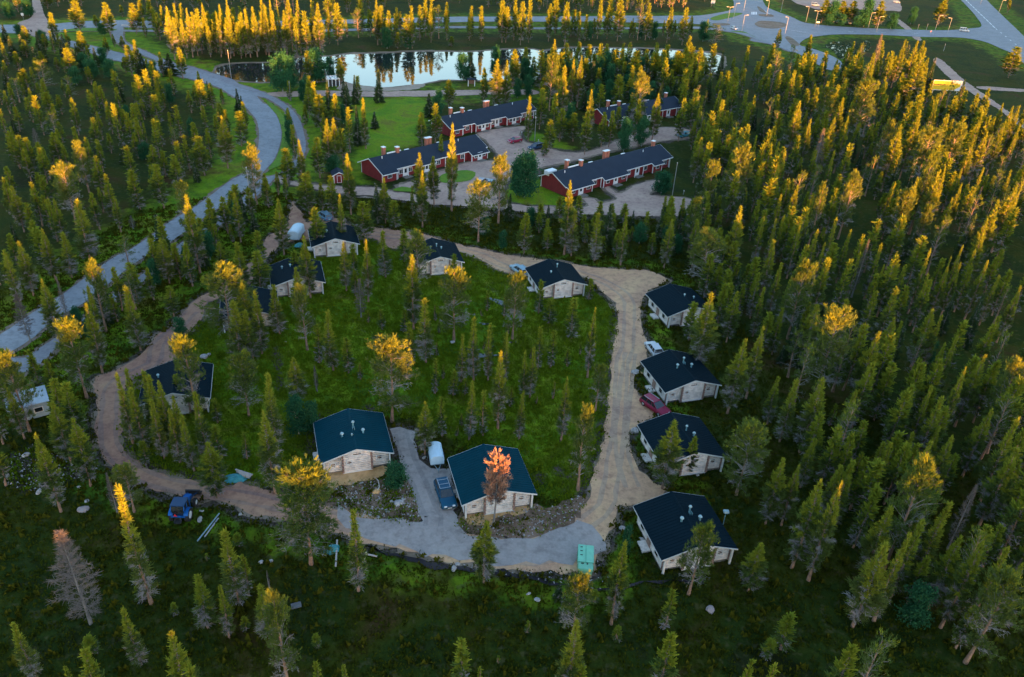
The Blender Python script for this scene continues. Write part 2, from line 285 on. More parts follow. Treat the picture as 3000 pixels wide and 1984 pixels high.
nr, na = 330, 560                                    # one sheet, finer near the camera foot
rr = np.concatenate([[0], 8*(1.0212**np.arange(nr-1))]); rr[-1] = max(rr[-1], 4500)
aa = np.linspace(rad(-85), rad(85), na)              # the part that can be seen; the back half follows coarser
ab = np.linspace(rad(85), rad(275), 90)[1:-1]; al = np.concatenate([aa, ab]); nA = len(al)
RR, AA = np.meshgrid(rr, al, indexing='ij'); GX, GY = RR*np.sin(AA), RR*np.cos(AA) 
gx, gy = GX.ravel(), GY.ravel()
near = (gy > 20) & (np.hypot(gx, gy) < 900)
lawn = np.zeros(gx.shape); bare = np.zeros(gx.shape); md = np.full(gx.shape, 50.)
xs, ys = gx[near], gy[near]
def soft(nm, wd): return np.clip(.5 - sdist(P[nm], xs, ys)/(2*wd), 0, 1)
lw = np.maximum.reduce([soft('meadow', 7)*.8, soft('lawn_a', 3), soft('lawn_b', 2), soft('lawn_c', 2), soft('median', 1)])
dm = np.full(xs.shape, 50.)
for k in ROADS: 
    d = sdist(P[k], xs, ys); dm = np.minimum(dm, d)
    if k in ('main', 'path', 'far_road', 'far_path', 'ring', 'sand_road'): lw = np.maximum(lw, np.clip(1.1-(d-1)/(13 if k != 'ring' else 5), 0, {'ring': .5, 'main': .72, 'path': .72}.get(k, .48)))
    
for k in ('sand_a', 'sand_b', 'ditch', 'gravel_r', 'rubble_b', 'rocks_left'): dm = np.minimum(dm, sdist(P[k], xs, ys))
br = np.zeros(xs.shape)
for k in ('ring', 'yards', 'drive'): br = np.maximum(br, np.clip(1-(sdist(P[k], xs, ys))/2.2, 0, 1))
for k in ('gravel_r', 'rubble_b', 'rocks_left', 'verge_up'): br = np.maximum(br, soft(k, 1.5))
for s_, k_ in (('12: 230,0 330,0 370,150 375,450 300,480 290,250', .8), ('11: 940,1290 1150,1330 1500,1400 1900,1470 1900,1500 1450,1430 1100,1380', .75), ('22: 440,1085 760,995 760,1030 450,1120', .9), ('22: 460,1150 850,1080 850,1105 470,1190', .9), ('12: 640,560 700,600 700,760 640,1000 600,1060 520,900 560,700', .8), ('11: 1900,860 2100,960 2240,1060 2200,1090 1900,900', .6), ('12: 900,520 1100,500 1180,680 1000,560', .8)):
    q_ = pxs(s_); br = np.maximum(br, k_*np.clip(.5-sdist(q_, xs, ys)/1.6, 0, 1))
lawn[near] = lw; bare[near] = br; md[near] = dm
zz = (np.sin(gx*.9+np.cos(gy*.7)*2)*np.cos(gy*1.1+gx*.3) + .6*np.sin(gx*2.3+gy*1.7) + RNG.normal(0, .5, gx.shape))*.07
zz = zz*np.clip((md-.6)/2.5, 0, 1)*np.clip(1-np.hypot(gx, gy)/900, 0, 1) - .02
me = bpy.data.meshes.new('ground'); idx = np.arange(len(gx)).reshape(RR.shape)
a_, b_ = idx[:-1, :], idx[1:, :]
quads = np.stack([a_, np.roll(a_, -1, 1), np.roll(b_, -1, 1), b_], -1)[:, :].reshape(-1, 4)[:, ::-1]
me.from_pydata(np.stack([gx, gy, zz], 1).tolist(), [], quads.tolist())
for nm, v in (('lawn', lawn), ('bare', bare)):
    at = me.attributes.new(nm, 'FLOAT', 'POINT'); at.data.foreach_set('value', v.astype(np.float32))
me.materials.append(ground_mat()); bm = bmesh.new(); bm.from_mesh(me); bmesh.ops.remove_doubles(bm, verts=[v for v in bm.verts if v.co.x**2+v.co.y**2 < 1], dist=.001)
bm.to_mesh(me); bm.free(); me.update()
if sum(p.normal.z for p in me.polygons[1000:1050]) < 0: me.flip_normals()
tag(link('ground', me), kind='structure')

Z1, Z2, Z3 = .04, .07, .10
for nm in ('ring', 'yards', 'main', 'path', 'far_path'): sheet({'ring': 'ring_road_verge', 'yards': 'yard_verge', 'main': 'main_road_shoulder', 'path': 'foot_path_shoulder', 'far_path': 'far_path_shoulder'}[nm], P[nm], Z1 + {'ring': 0, 'yards': .004, 'main': .008, 'path': .012, 'far_path': .016}[nm], DIRT, .5, grow=.7 if nm != 'far_path' else .9) if nm != 'ring' else sheet('ring_road_verge', RING_OUT, Z1, DIRT, .9, grow=.35, hole=RING_IN)
sheet('pond_bank', P['pond_shore'], Z1+.02, BEACH if False else DIRT, .5, 2.)
sheet('beach', P['beach'], Z1+.024, BEACH, .4)
sheet('pond_water', P['pond'], Z2+.004, WATER, .25, 2.); sheet('small_pond_water', P['pond_right'], Z2+.008, WATER, .5, 2.)
sheet('sand_road', P['sand_road'], Z2+.0, YARD, .3)
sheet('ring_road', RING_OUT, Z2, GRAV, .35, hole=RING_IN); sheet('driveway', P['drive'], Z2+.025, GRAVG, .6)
sheet('yard', P['yards'], Z2+.016, YARD, .3)
sheet('foot_path', P['path'], Z3, PATHM, .08); sheet('main_road', P['main'], Z3+.006, ASPH, .08)
sheet('far_road', P['far_road'], Z3+.012, ASPH, .1); sheet('far_path', P['far_path'], Z3+.004, PATHM, .1)
sheet('junction_arm', P['junction_arm'], Z3+.018, YARD, .2); sheet('parking_ground', P['parking'], Z2, YARD, .5, 3)
for k in ('trail', 'trail2', 'trail3'): sheet('forest_trail', P[k], Z1+.03, YARD, .4)
for k in ('roundabout_isle', 'isle_a', 'isle_b', 'isle_c', 'isle_e'): sheet('road_island', P[k], Z3+.05, DIRT, .1)
for k in ('isle_d', 'isle_f', 'isle_g', 'yard_isle_a', 'yard_isle_b'): sheet('grass_island', P[k], Z3+.06, GRASS2, .15)
def wheel_tracks(pts, off, z, m):
    c = pxs(pts); n = len(c); d = []
    for i in range(n-1):
        p0, a, b, p3 = c[max(0, i-1)], c[i], c[i+1], c[min(n-1, i+2)]; k = max(2, int(np.linalg.norm(b-a)/1.5))
        for j in range(k): t = j/k; d.append(.5*((2*a)+(-p0+b)*t+(2*p0-5*a+4*b-p3)*t*t+(-p0+3*a-3*b+p3)*t**3))
    d = np.array(d); tg = np.gradient(d, axis=0); tg /= np.linalg.norm(tg, axis=1)[:, None]; nv = np.stack([-tg[:, 1], tg[:, 0]], 1); rs = np.random.default_rng(n)
    for s in (-1, 1):
        w1 = .28+rs.normal(0, .06, len(d)); mid = d+nv*(s*off+rs.normal(0, .05, len(d)))[:, None]; a = mid-nv*w1[:, None]; b = mid+nv*w1[:, None]; k = MB()
        k.add([(*p, z) for q in zip(a, b) for p in q], [(2*i, 2*i+2, 2*i+3, 2*i+1) for i in range(len(d)-1)]); o = k.build('wheel_track', m); tag(o, kind='structure')
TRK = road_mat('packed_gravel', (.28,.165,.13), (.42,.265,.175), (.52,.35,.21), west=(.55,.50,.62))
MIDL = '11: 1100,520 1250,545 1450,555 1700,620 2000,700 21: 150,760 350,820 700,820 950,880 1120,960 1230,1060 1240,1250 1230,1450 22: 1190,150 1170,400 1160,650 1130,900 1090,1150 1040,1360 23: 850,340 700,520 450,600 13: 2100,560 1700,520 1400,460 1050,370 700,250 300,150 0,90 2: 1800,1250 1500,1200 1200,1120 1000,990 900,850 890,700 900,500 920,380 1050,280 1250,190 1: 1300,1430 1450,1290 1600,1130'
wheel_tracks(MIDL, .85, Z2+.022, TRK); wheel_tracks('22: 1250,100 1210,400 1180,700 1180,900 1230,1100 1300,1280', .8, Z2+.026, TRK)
wheel_tracks('12: 1330,760 1380,950 1480,1180 1570,1400 13: 1600,250 1580,420', .8, Z2+.03, road_mat('packed_grey_gravel', (.20,.17,.16), (.26,.225,.21), (.30,.26,.24)))
sheet('grass_median', P['median'], Z3+.06, GRASS2, .15)
sheet('cabin_sand', P['sand_a'], Z2+.03, SANDM, .5); sheet('cabin_sand', P['sand_b'], Z2+.03, SANDM, .5)
sheet('ditch', P['ditch'], Z2+.02, DITCH, .4)
sheet('stony_soil', P['gravel_r'], Z1+.026, RUBB, .7); sheet('stony_soil', P['rubble_b'], Z2+.024, RUBB, .7)
for c in ('12:-1 2: 10,10', ): pass
for x, y, rx, ry, a in ((1462,886,2.2,.7,-.6), (1421,1043,1.9,.5,.1), (1490,1005,1.1,.3,.2), (1420,950,.9,.3,0), (1390,1027,.8,.25,.3)):
    c = G(x, y); k = [c + np.array([cos(t)*rx*cos(a)-sin(t)*ry*sin(a), cos(t)*rx*sin(a)+sin(t)*ry*cos(a)])*(1+.25*sin(3*t+x)) for t in np.linspace(0, 2*pi, 14)[:-1]]
    sheet('puddle', np.array(k), .12, WATER, .1)
def stripe(nm, a, b, wd=.14, dash=0, gap=0):
    a, b = G(*a), G(*b); L = np.linalg.norm(b-a); u = (b-a)/L; v = np.array([-u[1], u[0]])*wd/2; k = MB(); t = 0
    while t < L:
        e = min(L, t+(dash or L)); q = [a+u*t-v, a+u*e-v, a+u*e+v, a+u*t+v]
        k.add([(*p, Z3+.03) for p in q], [(0,1,2,3)]); t = e+(gap or 1e9)
    tag(k.build('road_marking', MARK), kind='structure')
t30 = lambda x, y: T(30, x, y)
stripe('m', t30(1760,0), t30(2010,240), .5, 9, 3); stripe('m', t30(2010,240), t30(2240,420), .4, 3, 9)
stripe('m', t30(60,55), t30(185,140), .4); stripe('m', t30(800,262), t30(1500,282), .3, 3, 6); stripe('m', t30(190,232), t30(450,268), .0001 + .2)
for i in range(4): stripe('z', t30(8+i*12, 100), t30(8+i*12, 122), .5)

# unseen ridge behind the camera, profile shaped to set how high the shade reaches
hs = Vector((sin(SUN_AZ), cos(SUN_AZ))); pr = Vector((-hs.y, hs.x)) if True else 0
if pr.x < 0: pr = -pr
TAN = math.tan(SUN_EL)
def shade_h(x, y):                                    # height above which the sun clears the ridge
    q = x*pr.x + y*pr.y; D = 220 - (x*hs.x + y*hs.y)
    return ridge_z(q) - D*TAN
def ridge_z(q): return float(np.interp(q, [-400, 0, 80, 110, 132, 160, 200, 300, 600], RZ)) + .35*sin(q*.11)+.25*sin(q*.29) - 4.2*max(0, cos((q-32)/6.4*pi))*(abs(q-32) < 3.2)  # narrow notch cut into the crest to let sun onto the rust-brown pine
RZ = np.array([14.4, 14.1, 14.3, 13.0, 11.6, 10.2, 9.4, 9.6, 12]) + 220*TAN
hv, hf = [], []; qs = np.unique(np.concatenate([np.arange(-500, 700, 6.), np.arange(-30, 180, 1.5), np.arange(27, 37, .5)])); offs = [-150, -80, -35, -12, 0, 14, 40, 90, 160]; hh = [0, .35, .75, .96, 1, .96, .75, .35, 0]
for i, q in enumerate(qs):
    for o_, h_ in zip(offs, hh):
        p_ = pr*float(q) + hs*(220+o_); hv.append((p_.x, p_.y, ridge_z(q)*h_ - (.3 if h_ == 0 else 0)))
for i in range(len(qs)-1):
    for j in range(len(offs)-1):
        a0 = i*len(offs)+j; hf.append((a0, a0+1, a0+len(offs)+1, a0+len(offs)))
me = bpy.data.meshes.new('shade_ridge'); me.from_pydata(hv, [], hf); me.materials.append(bpy.data.materials['forest_floor']); me.update()
tag(link('shade_ridge', me), kind='structure')
# ---------------------------------------------------------------- trees
def spray(V, Fc, MI, p, d, s, w, n, mi, rs, up=.25, spread=.75):
    for _ in range(n):
        q = d + rs.normal(0, spread, 3)*.6; q[2] += up; q /= np.linalg.norm(q)+1e-9
        u = np.cross(q, rs.normal(0, 1, 3)); u /= np.linalg.norm(u)+1e-9
        o = p + rs.normal(0, .06, 3); k = len(V); L = s*rs.uniform(.7, 1.3)
        V += [o-u*w*.5, o+u*w*.5, o+q*L+u*w*.18, o+q*L-u*w*.18]; Fc.append((k, k+1, k+2, k+3)); MI.append(mi)
def stick(V, Fc, MI, a, b, r0, r1, mi, n=4):
    a = np.array(a, float); b = np.array(b, float); d = b-a; d /= np.linalg.norm(d)+1e-9
    u = np.cross(d, [.3, .2, 1.]); u /= np.linalg.norm(u)+1e-9; v = np.cross(d, u); k = len(V)
    for p, r in ((a, r0), (b, r1)):
        for i in range(n): V.append(p + (u*cos(2*pi*i/n) + v*sin(2*pi*i/n))*r)
    for i in range(n): Fc.append((k+i, k+(i+1) % n, k+n+(i+1) % n, k+n+i)); MI.append(mi)
def tree_proto(kind, seed, H, W, low=False):
    """crown and trunk of a tree H metres tall and W wide; crown slots: 0 needles 1 grey twigs"""
    rs = np.random.default_rng(seed); V, Fc, MI = [], [], []; TV, TF, TM = [], [], []
    bend = rs.uniform(-.25, .25, 2); ax = lambda z: np.array([bend[0]*sin(z/H*2.2), bend[1]*sin(z/H*2.9), z])
    q = .45 if low else 1.
    if kind in 'spfdr':
        base = {'s': .09, 'p': .13, 'f': .03, 'd': .15, 'r': .36}[kind]; dens = {'s': 1., 'p': 1.15, 'f': 1.5, 'd': .35, 'r': 1.1}[kind]
        z = H*base; step = (.30 if not low else .42)
        while z < H*.985:
            t = (z-H*base)/(H*(1-base))
            if kind in 'sf': env = (1-t)**.85*min(1, .6+t*1.6)*1.05 if kind == 's' else (1-t)**.9
            elif kind == 'r': env = math.sqrt(max(0, 1-(t*1.7-.75)**2))*.9+.1
            else: env = (1-t**1.6)*min(1, .45+t*1.9)
            R = max(W*.5*env-.16, .05); nb = rs.integers(3, 7); a0 = rs.uniform(0, 6.28)
            for b in range(nb):
                a = a0 + b*6.283/nb + rs.normal(0, .25); L = R*rs.uniform(.55, 1.2); rise = {'s': .2, 'p': .2, 'f': -.15, 'd': .1, 'r': .35}[kind] + t*.5
                d = np.array([cos(a), sin(a), rise]); d /= np.linalg.norm(d); o = ax(z)
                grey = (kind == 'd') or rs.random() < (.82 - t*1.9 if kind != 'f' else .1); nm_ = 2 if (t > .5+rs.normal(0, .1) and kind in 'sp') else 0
                stick(V, Fc, MI, o, o+d*L, .035, .012, 1, 3)
                if kind == 'd':
                    for _ in range(int(5*q)): 
                        s0 = o+d*L*rs.uniform(.3, 1); e = d+rs.normal(0, .6, 3); stick(V, Fc, MI, s0, s0+e/np.linalg.norm(e)*L*.35, .012, .005, 1, 3)
                    for f_ in (.45, .65, .85, 1.): spray(V, Fc, MI, o+d*L*f_, d, .38, .03, int(7*q), 1, rs, .1, 1.)
                    continue
                ns = max(1, int(L/.24*dens*(1 if not low else .7)+.5))
                for k in range(ns):
                    f = (k+.8)/ns; f = .25+.75*f
                    if grey: spray(V, Fc, MI, o+d*L*f, d, .40, .045 if not low else .12, int(8*q+1), 1, rs, 0, 1.); 
                    if not grey or rs.random() < .28:
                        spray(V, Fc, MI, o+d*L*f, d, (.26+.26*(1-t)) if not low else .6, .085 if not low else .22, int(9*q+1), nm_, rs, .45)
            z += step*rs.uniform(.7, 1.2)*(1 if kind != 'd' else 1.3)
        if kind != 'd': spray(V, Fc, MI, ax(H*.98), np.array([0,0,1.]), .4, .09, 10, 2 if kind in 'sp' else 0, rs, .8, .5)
        stick(V, Fc, MI, ax(H*.9), ax(H), .03, .01, 0 if kind != 'd' else 1, 3)
    elif kind == 'b':                                  # old pine: heavy limbs carrying flat pads of needles
        z = H*.2; 
        while z < H*.97:
            t = (z-H*.2)/(H*.8); env = math.sqrt(max(.05, 1-(t*1.25-.42)**2/0.72)); R = W*.5*env
            nb = rs.integers(2, 5)
            for b in range(nb):
                a = rs.uniform(0, 6.28); L = R*rs.uniform(.55, 1.15); d = np.array([cos(a), sin(a), .12+t*.75]); d /= np.linalg.norm(d); o = ax(z)
                mid = o+d*L*.55+np.array([0,0,.12*L]); end = o+d*L+np.array([0,0,.25*L*rs.uniform(-.2, 1)])
                stick(V, Fc, MI, o, mid, .07*(1.2-t), .04, 1, 4); stick(V, Fc, MI, mid, end, .04, .015, 1, 3)
                lowb = rs.random() < .8-t*1.6
                for k in range(int(7*q+2)):
                    c = mid+(end-mid)*rs.uniform(0, 1.1)+rs.normal(0, 1, 3)*np.array([.38, .38, .12])*(L*.45+.2)
                    stick(V, Fc, MI, mid+(end-mid)*rs.random(), c, .018, .008, 1, 3)
                    if lowb: spray(V, Fc, MI, c, d, .4, .04, int(4*q+1), 1, rs, 0, 1.)
                    else: 
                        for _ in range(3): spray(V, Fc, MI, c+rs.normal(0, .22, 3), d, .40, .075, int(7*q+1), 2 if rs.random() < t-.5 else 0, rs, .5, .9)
            z += rs.uniform(.28, .6)*(1 if not low else 1.6)
    elif kind == 'g':                                  # birch: many small leaves in drooping clumps
        for b in range(int(46*(q+.15))):
            t = rs.uniform(.18, 1); env = math.sqrt(max(.03, 1-(t*1.45-.72)**2/.62)); a = rs.uniform(0, 6.28)
            L = W*.5*env*rs.uniform(.35, 1.08); o = ax(H*t*.8); e = np.array([cos(a)*L, sin(a)*L, H*t+rs.normal(0, .1)*H*.3]); e[2] = min(e[2], H)
            stick(V, Fc, MI, o, e, .03, .01, 1, 3)
            for k in range(int(10*q+2)):
                c = o+(e-o)*rs.uniform(.45, 1.05)+rs.normal(0, 1, 3)*.13*W*.6
                for _ in range(int(7*q+2)): spray(V, Fc, MI, c+rs.normal(0, .22, 3), rs.normal(0, 1, 3), .2, .17, 1, 0, rs, -.1, 1.)
    r = .010*H+.02 if kind != 'g' else .008*H+.02
    if kind == 'b': r *= 1.25
    ns = 6
    for i in range(ns): 
        z0, z1 = H*.98*i/ns, H*.98*(i+1)/ns; f = lambda z: r*(1-.88*z/H)*(1+.5*max(0, 1-z/.8))
        stick(TV, TF, TM, ax(z0) if i else np.array([0,0,-.25]), ax(z1), f(z0), f(z1), 0, 7 if not low else 4)
    return (np.array(V), Fc, MI), (np.array(TV), TF, TM)
def arr_mesh(nm, V, Fc, MI, mats):
    me = bpy.data.meshes.new(nm); me.from_pydata(V.tolist(), [], Fc)
    for m_ in mats: me.materials.append(m_)
    me.polygons.foreach_set('material_index', MI); me.update(); return me
SPEC = {'s': (10, 2.0, 6), 'p': (11, 3.2, 6), 'b': (12, 5.2, 5), 'g': (6, 3.6, 4), 'f': (9, 3., 3), 'd': (11, 4.2, 3), 'r': (9, 3.6, 1)}
CM_ = {'s': NEED, 'p': NEED, 'b': NEED, 'g': BIRL, 'f': NEED2, 'd': DEADT, 'r': RUST}
TM_ = {'s': BARK, 'p': BARK, 'b': BARK, 'g': BARKB, 'f': BARKG, 'd': BARKG, 'r': BARKG}
PROTO = {}; LOWP = {}
for k, (H_, W_, n_) in SPEC.items():
    tw = {'g': BARKG, 'd': DEADT, 'r': DEADT}.get(k, LICH)
    for i in range(n_):
        c_, t_ = tree_proto(k, 100*ord(k)+i, H_, W_)
        PROTO[k, i] = (arr_mesh(k+'_crown', *c_, [CM_[k], tw, YOUNG]), arr_mesh(k+'_trunk', *t_, [TM_[k]]))
    for i in range(2): LOWP[k, i] = tree_proto(k, 500*ord(k)+i, H_, W_, True)
TR = {
0: "600,-10,270,125,p;850,20,300,110,p;830,190,330,200,g;1075,30,280,110,p;415,105,340,75,p;140,200,330,90,g;330,250,400,130,g;645,260,490,100,p;770,125,230,60,p;850,305,450,60,p;1095,330,560,60,p;1145,0,190,60,s;1215,0,220,70,s;985,45,180,40,s;1170,150,300,40,s;1275,105,330,70,p;1365,60,490,100,p;1420,30,400,60,s;1430,150,470,55,s;1485,30,420,60,s;1485,160,480,60,p;1520,70,470,80,p;1570,100,460,80,p;1605,80,440,60,s;1655,30,400,70,p;1690,200,470,30,s;1765,100,470,50,s;1800,40,450,70,p;1850,0,420,80,p;1870,60,460,60,s;1850,150,480,90,p;1910,140,440,70,p;1945,190,480,60,s;1980,100,450,60,p;2010,80,470,60,s;2065,60,450,80,p;2130,0,430,80,p;2165,50,460,60,s;2210,5,430,50,s;1250,80,300,50,s;185,325,540,80,p;325,425,580,60,s;320,500,780,160,b;190,570,760,80,s;545,395,670,120,p;540,630,850,120,b;730,490,640,110,g;890,500,640,110,g;600,560,700,100,g;930,590,810,100,p;1035,370,620,110,p;1150,440,640,110,f;1240,500,640,90,g;1375,440,700,130,f;1460,390,650,90,p;1120,620,920,80,s;1180,580,900,80,s;1085,680,870,50,s;1285,585,840,70,s;820,705,920,60,s;955,720,920,50,s;730,740,950,60,s;1265,780,1090,90,s;110,650,920,140,b;340,740,980,60,s;385,760,1030,110,s;280,790,1110,80,s;575,805,1110,80,p;410,930,1220,140,b;600,1050,1310,60,s;760,965,1280,100,p;870,840,1150,60,s;930,855,1220,60,s;1080,855,1120,60,s;1120,850,1100,50,s;1035,930,1230,80,s;1105,980,1260,70,s;1170,1010,1220,30,s;1250,985,1310,80,s;1445,870,1200,70,s;1415,1050,1280,80,b;1610,660,1020,120,p;1720,680,980,80,p;1790,850,1020,80,p;1665,870,1130,60,s;1575,1010,1250,70,s;1630,1120,1520,160,p;1810,960,1380,150,p;1945,920,1330,110,s;1935,730,990,70,f;1510,1110,1400,60,s;270,1050,1220,80,d;70,1080,1420,120,p;150,1110,1440,110,p;200,1130,1470,110,p;440,1090,1380,130,p;310,1220,1520,100,p;700,1130,1420,80,p;635,1180,1580,110,b;780,1280,1620,110,p;790,1150,1410,60,s;1040,1210,1520,100,s;1170,1170,1310,100,g;1240,1190,1450,110,p;1440,1170,1470,80,s;1320,1240,1450,80,s;1410,1280,1570,100,s;1280,1350,1750,150,p;505,1370,1840,180,b;860,1430,1800,110,s;2050,1210,1680,150,b;40,1370,1640,90,p;340,1440,1700,80,s;0,900,1170,50,s;50,20,210,120,g;210,0,190,90,g;360,-60,130,110,p",
1: "30,60,480,100,p;90,130,580,130,p;250,100,520,90,p;215,270,540,80,s;380,240,580,70,s;440,240,620,110,p;265,410,720,130,p;340,480,950,130,p;75,530,780,80,s;145,590,1030,150,p;490,510,880,130,s;615,250,750,170,s;1085,0,320,110,s;30,660,1120,110,p;1070,370,480,70,d;1475,105,620,120,b;1530,200,840,170,p;1300,390,720,90,s;1015,545,860,150,b;1240,560,890,110,p;1320,555,930,150,p;920,800,1150,100,p;1050,850,1140,150,b;1035,950,1475,150,s;730,770,1320,170,b;715,950,1400,90,s;690,1095,1660,150,p;1980,930,1500,220,p;1890,1080,1580,190,s;2020,1150,1560,150,s;345,895,1400,170,p;460,870,1300,70,d;130,1010,1400,170,d;540,1250,1880,230,b;1380,950,1195,130,p;1520,600,950,110,p;1760,440,660,60,s;1790,590,830,100,p;1890,440,590,40,s;1920,190,590,110,p;2070,320,510,80,f;2115,500,770,100,s;1930,590,960,140,s;2090,665,990,180,p;1800,820,1520,370,b;2080,1000,1500,130,s;1460,1205,1350,110,g;1480,1365,2080,220,b;20,1520,1900,110,b",
2: "1300,330,900,150,p;1600,420,960,130,s;1380,560,1000,110,s;1240,480,960,120,s;40,130,740,230,b;370,150,450,100,p;945,270,840,110,s;1045,225,700,110,s;1080,390,900,130,s;1160,250,760,130,s;1210,280,780,140,s;1440,275,530,80,s;1415,445,960,150,p;1500,600,1065,120,s;1940,20,120,100,g;1965,105,610,250,b;1770,690,960,110,s;1690,845,1290,250,p;430,500,1000,200,p;580,645,1190,210,p;290,770,1400,180,p;870,1080,1430,100,d;1000,1020,1400,200,b;975,1190,2150,180,s;60,390,800,120,p;1750,480,670,80,s;1990,750,960,70,s;1150,830,1010,90,s",
3: "490,380,1130,480,d;1015,1000,1470,150,s;1110,760,950,100,s;1340,850,915,50,s;1600,720,1165,180,s;1790,815,1240,110,s;1850,360,970,200,s;1945,390,490,80,s;115,1120,1570,150,s;700,1330,1850,190,p;1410,1180,1950,270,p;1560,1490,2200,130,s;530,1490,1700,60,s",
10: "15,120,470,70,s;50,80,450,60,s;105,60,470,80,p;175,0,450,90,p;205,40,440,60,s;250,0,370,40,s;275,90,460,60,s;310,50,420,40,s;360,90,470,90,p;400,-40,420,110,p;470,-20,440,80,p;450,150,490,60,s;530,100,460,80,s;585,-20,450,90,p;640,20,480,110,p;725,-60,200,90,p;790,30,372,110,p;735,230,360,30,s;1000,-10,280,80,s;970,80,312,110,b;1125,0,370,80,p;1160,50,370,90,p;1225,90,390,70,p;1280,120,360,50,s;1210,230,400,90,g;1375,120,402,110,p;1415,55,400,50,s;1480,50,330,60,s;1530,0,300,60,s;1575,-10,310,50,s;1575,80,350,50,s;1640,60,320,120,b;1705,20,250,50,p;1910,55,312,50,s;1995,60,320,40,s;2170,10,320,100,p;2200,60,350,80,p;330,430,750,190,g;410,470,720,120,g;620,410,680,180,g;560,420,690,100,p;740,470,640,80,g;820,480,700,80,p;1840,440,660,110,g;1905,430,655,90,f;1145,570,840,80,f;2010,560,870,80,p;2130,490,910,140,p;2205,500,910,90,p;2110,390,630,90,g;1720,660,880,110,p;615,680,1020,70,s;720,670,1000,90,f;870,720,920,90,f;790,770,1110,90,p;650,780,1080,150,p;890,890,1250,70,s;1020,810,1220,80,s;960,870,1190,80,f;1110,920,1055,70,f;1560,770,960,90,f;1640,750,970,90,g;1500,925,1220,100,p;1610,855,1170,110,p;710,980,1420,130,p;770,970,1370,120,p;840,1060,1350,90,s;640,1130,1460,120,p;760,1270,1430,150,g;490,1150,1570,100,p;440,1030,1310,60,s;370,1220,1540,150,p;1750,1010,1730,110,p;1660,1110,1350,50,s;1500,1400,1865,110,p;1490,1255,1700,140,p;1600,1290,1680,130,p;890,1260,1760,130,p;2150,1285,1830,155,b;1740,300,380,60,s;1300,270,400,50,s;1390,300,400,60,g",
11: "320,235,690,140,p;610,310,680,150,p;745,40,390,120,p;820,200,630,80,s;1010,260,600,160,p;1065,250,410,50,s;1120,110,430,100,f;1280,250,470,100,s;1425,130,370,40,s;540,540,1045,150,p;1190,60,460,120,p;550,30,360,170,p;1975,120,625,200,b;455,670,920,110,s;455,800,1240,150,p;510,960,1470,150,b;285,940,1340,130,s;855,590,1170,130,p;935,610,880,80,s;1035,570,1080,110,p;940,820,1010,70,s;985,890,1310,140,d;1190,500,880,120,s;1350,490,750,90,s;1450,530,1010,190,b;1420,700,1300,180,p;1775,690,910,70,s;1770,820,1400,250,b;1530,1060,1590,160,s;1400,1250,1590,90,s;735,1150,1640,130,s;630,1270,1580,90,s;880,1380,1660,100,s;1230,1380,2060,360,b;1940,1210,1720,120,s;1830,1350,1740,90,s;2060,1270,1720,80,s;2200,1340,1760,60,s",
12: "440,135,520,190,p;460,470,760,180,g;590,510,750,120,g;1280,1010,1200,180,g;620,200,410,60,d;1520,505,930,170,p;1605,150,430,70,s;1670,465,780,80,s;1760,240,440,90,s;1900,330,810,110,s;2015,410,770,80,s;235,265,900,150,s;200,570,1255,210,p;500,1060,1827,470,b;2115,935,1500,250,r;2155,90,720,150,p;990,180,310,50,s",
13: "930,210,860,160,s;2030,290,790,240,p;160,815,1230,170,s;290,925,1700,230,b;620,1450,1700,80,s;850,1475,1700,60,s;1820,1280,1700,150,s;1975,1490,1700,60,s;1260,840,900,90,g;230,690,860,30,d;20,580,900,90,s",
20: "35,55,340,50,s;210,10,350,80,p;310,-20,330,50,s;365,15,370,90,p;435,5,350,60,s;600,35,340,70,p;650,-20,260,90,p;740,20,380,90,p;1010,0,320,50,s;1090,0,320,70,s;1180,0,340,110,p;1345,20,330,80,b;1410,30,330,80,p;1590,60,350,70,p;1720,65,370,90,p;1870,180,340,90,g;1965,210,390,140,b;640,325,700,100,p;830,350,580,60,s;920,370,620,70,s;1005,370,620,60,s;1200,360,580,40,s;1470,350,620,80,p;1745,300,620,80,p;615,465,910,130,b;720,545,990,110,s;790,490,880,80,p;850,465,880,90,p;1270,545,820,60,s;1545,480,820,90,p;1750,500,820,60,s;1710,565,840,70,s;1350,615,1070,140,b;525,730,1060,110,p;435,790,1160,70,s;645,775,1110,70,s;935,740,1170,100,p;910,915,1270,110,p;1040,920,1210,90,p;1105,910,1210,80,p;1325,820,1160,80,p;1480,775,1160,120,p;1700,810,1160,90,p;1800,740,1100,110,p;1850,925,1210,110,b;1890,1030,1310,70,s;2005,825,1190,90,p;1970,960,1260,60,s;1990,1070,1410,80,p;2065,1110,1440,100,p;2165,1060,1410,70,s;2215,1030,1390,70,s;2230,850,1120,60,s;1830,1130,1500,110,p;1935,1340,1810,130,b;2170,1210,1750,200,b;1160,880,1060,70,s;1225,985,1240,120,g;1370,980,1200,120,g;600,985,1250,120,p;690,890,1160,110,p;770,870,1110,90,g;800,930,1160,120,p;400,1270,1620,220,g;330,1300,1600,120,g;440,1240,1500,110,p;760,1490,2090,130,p;555,1150,1280,60,s",
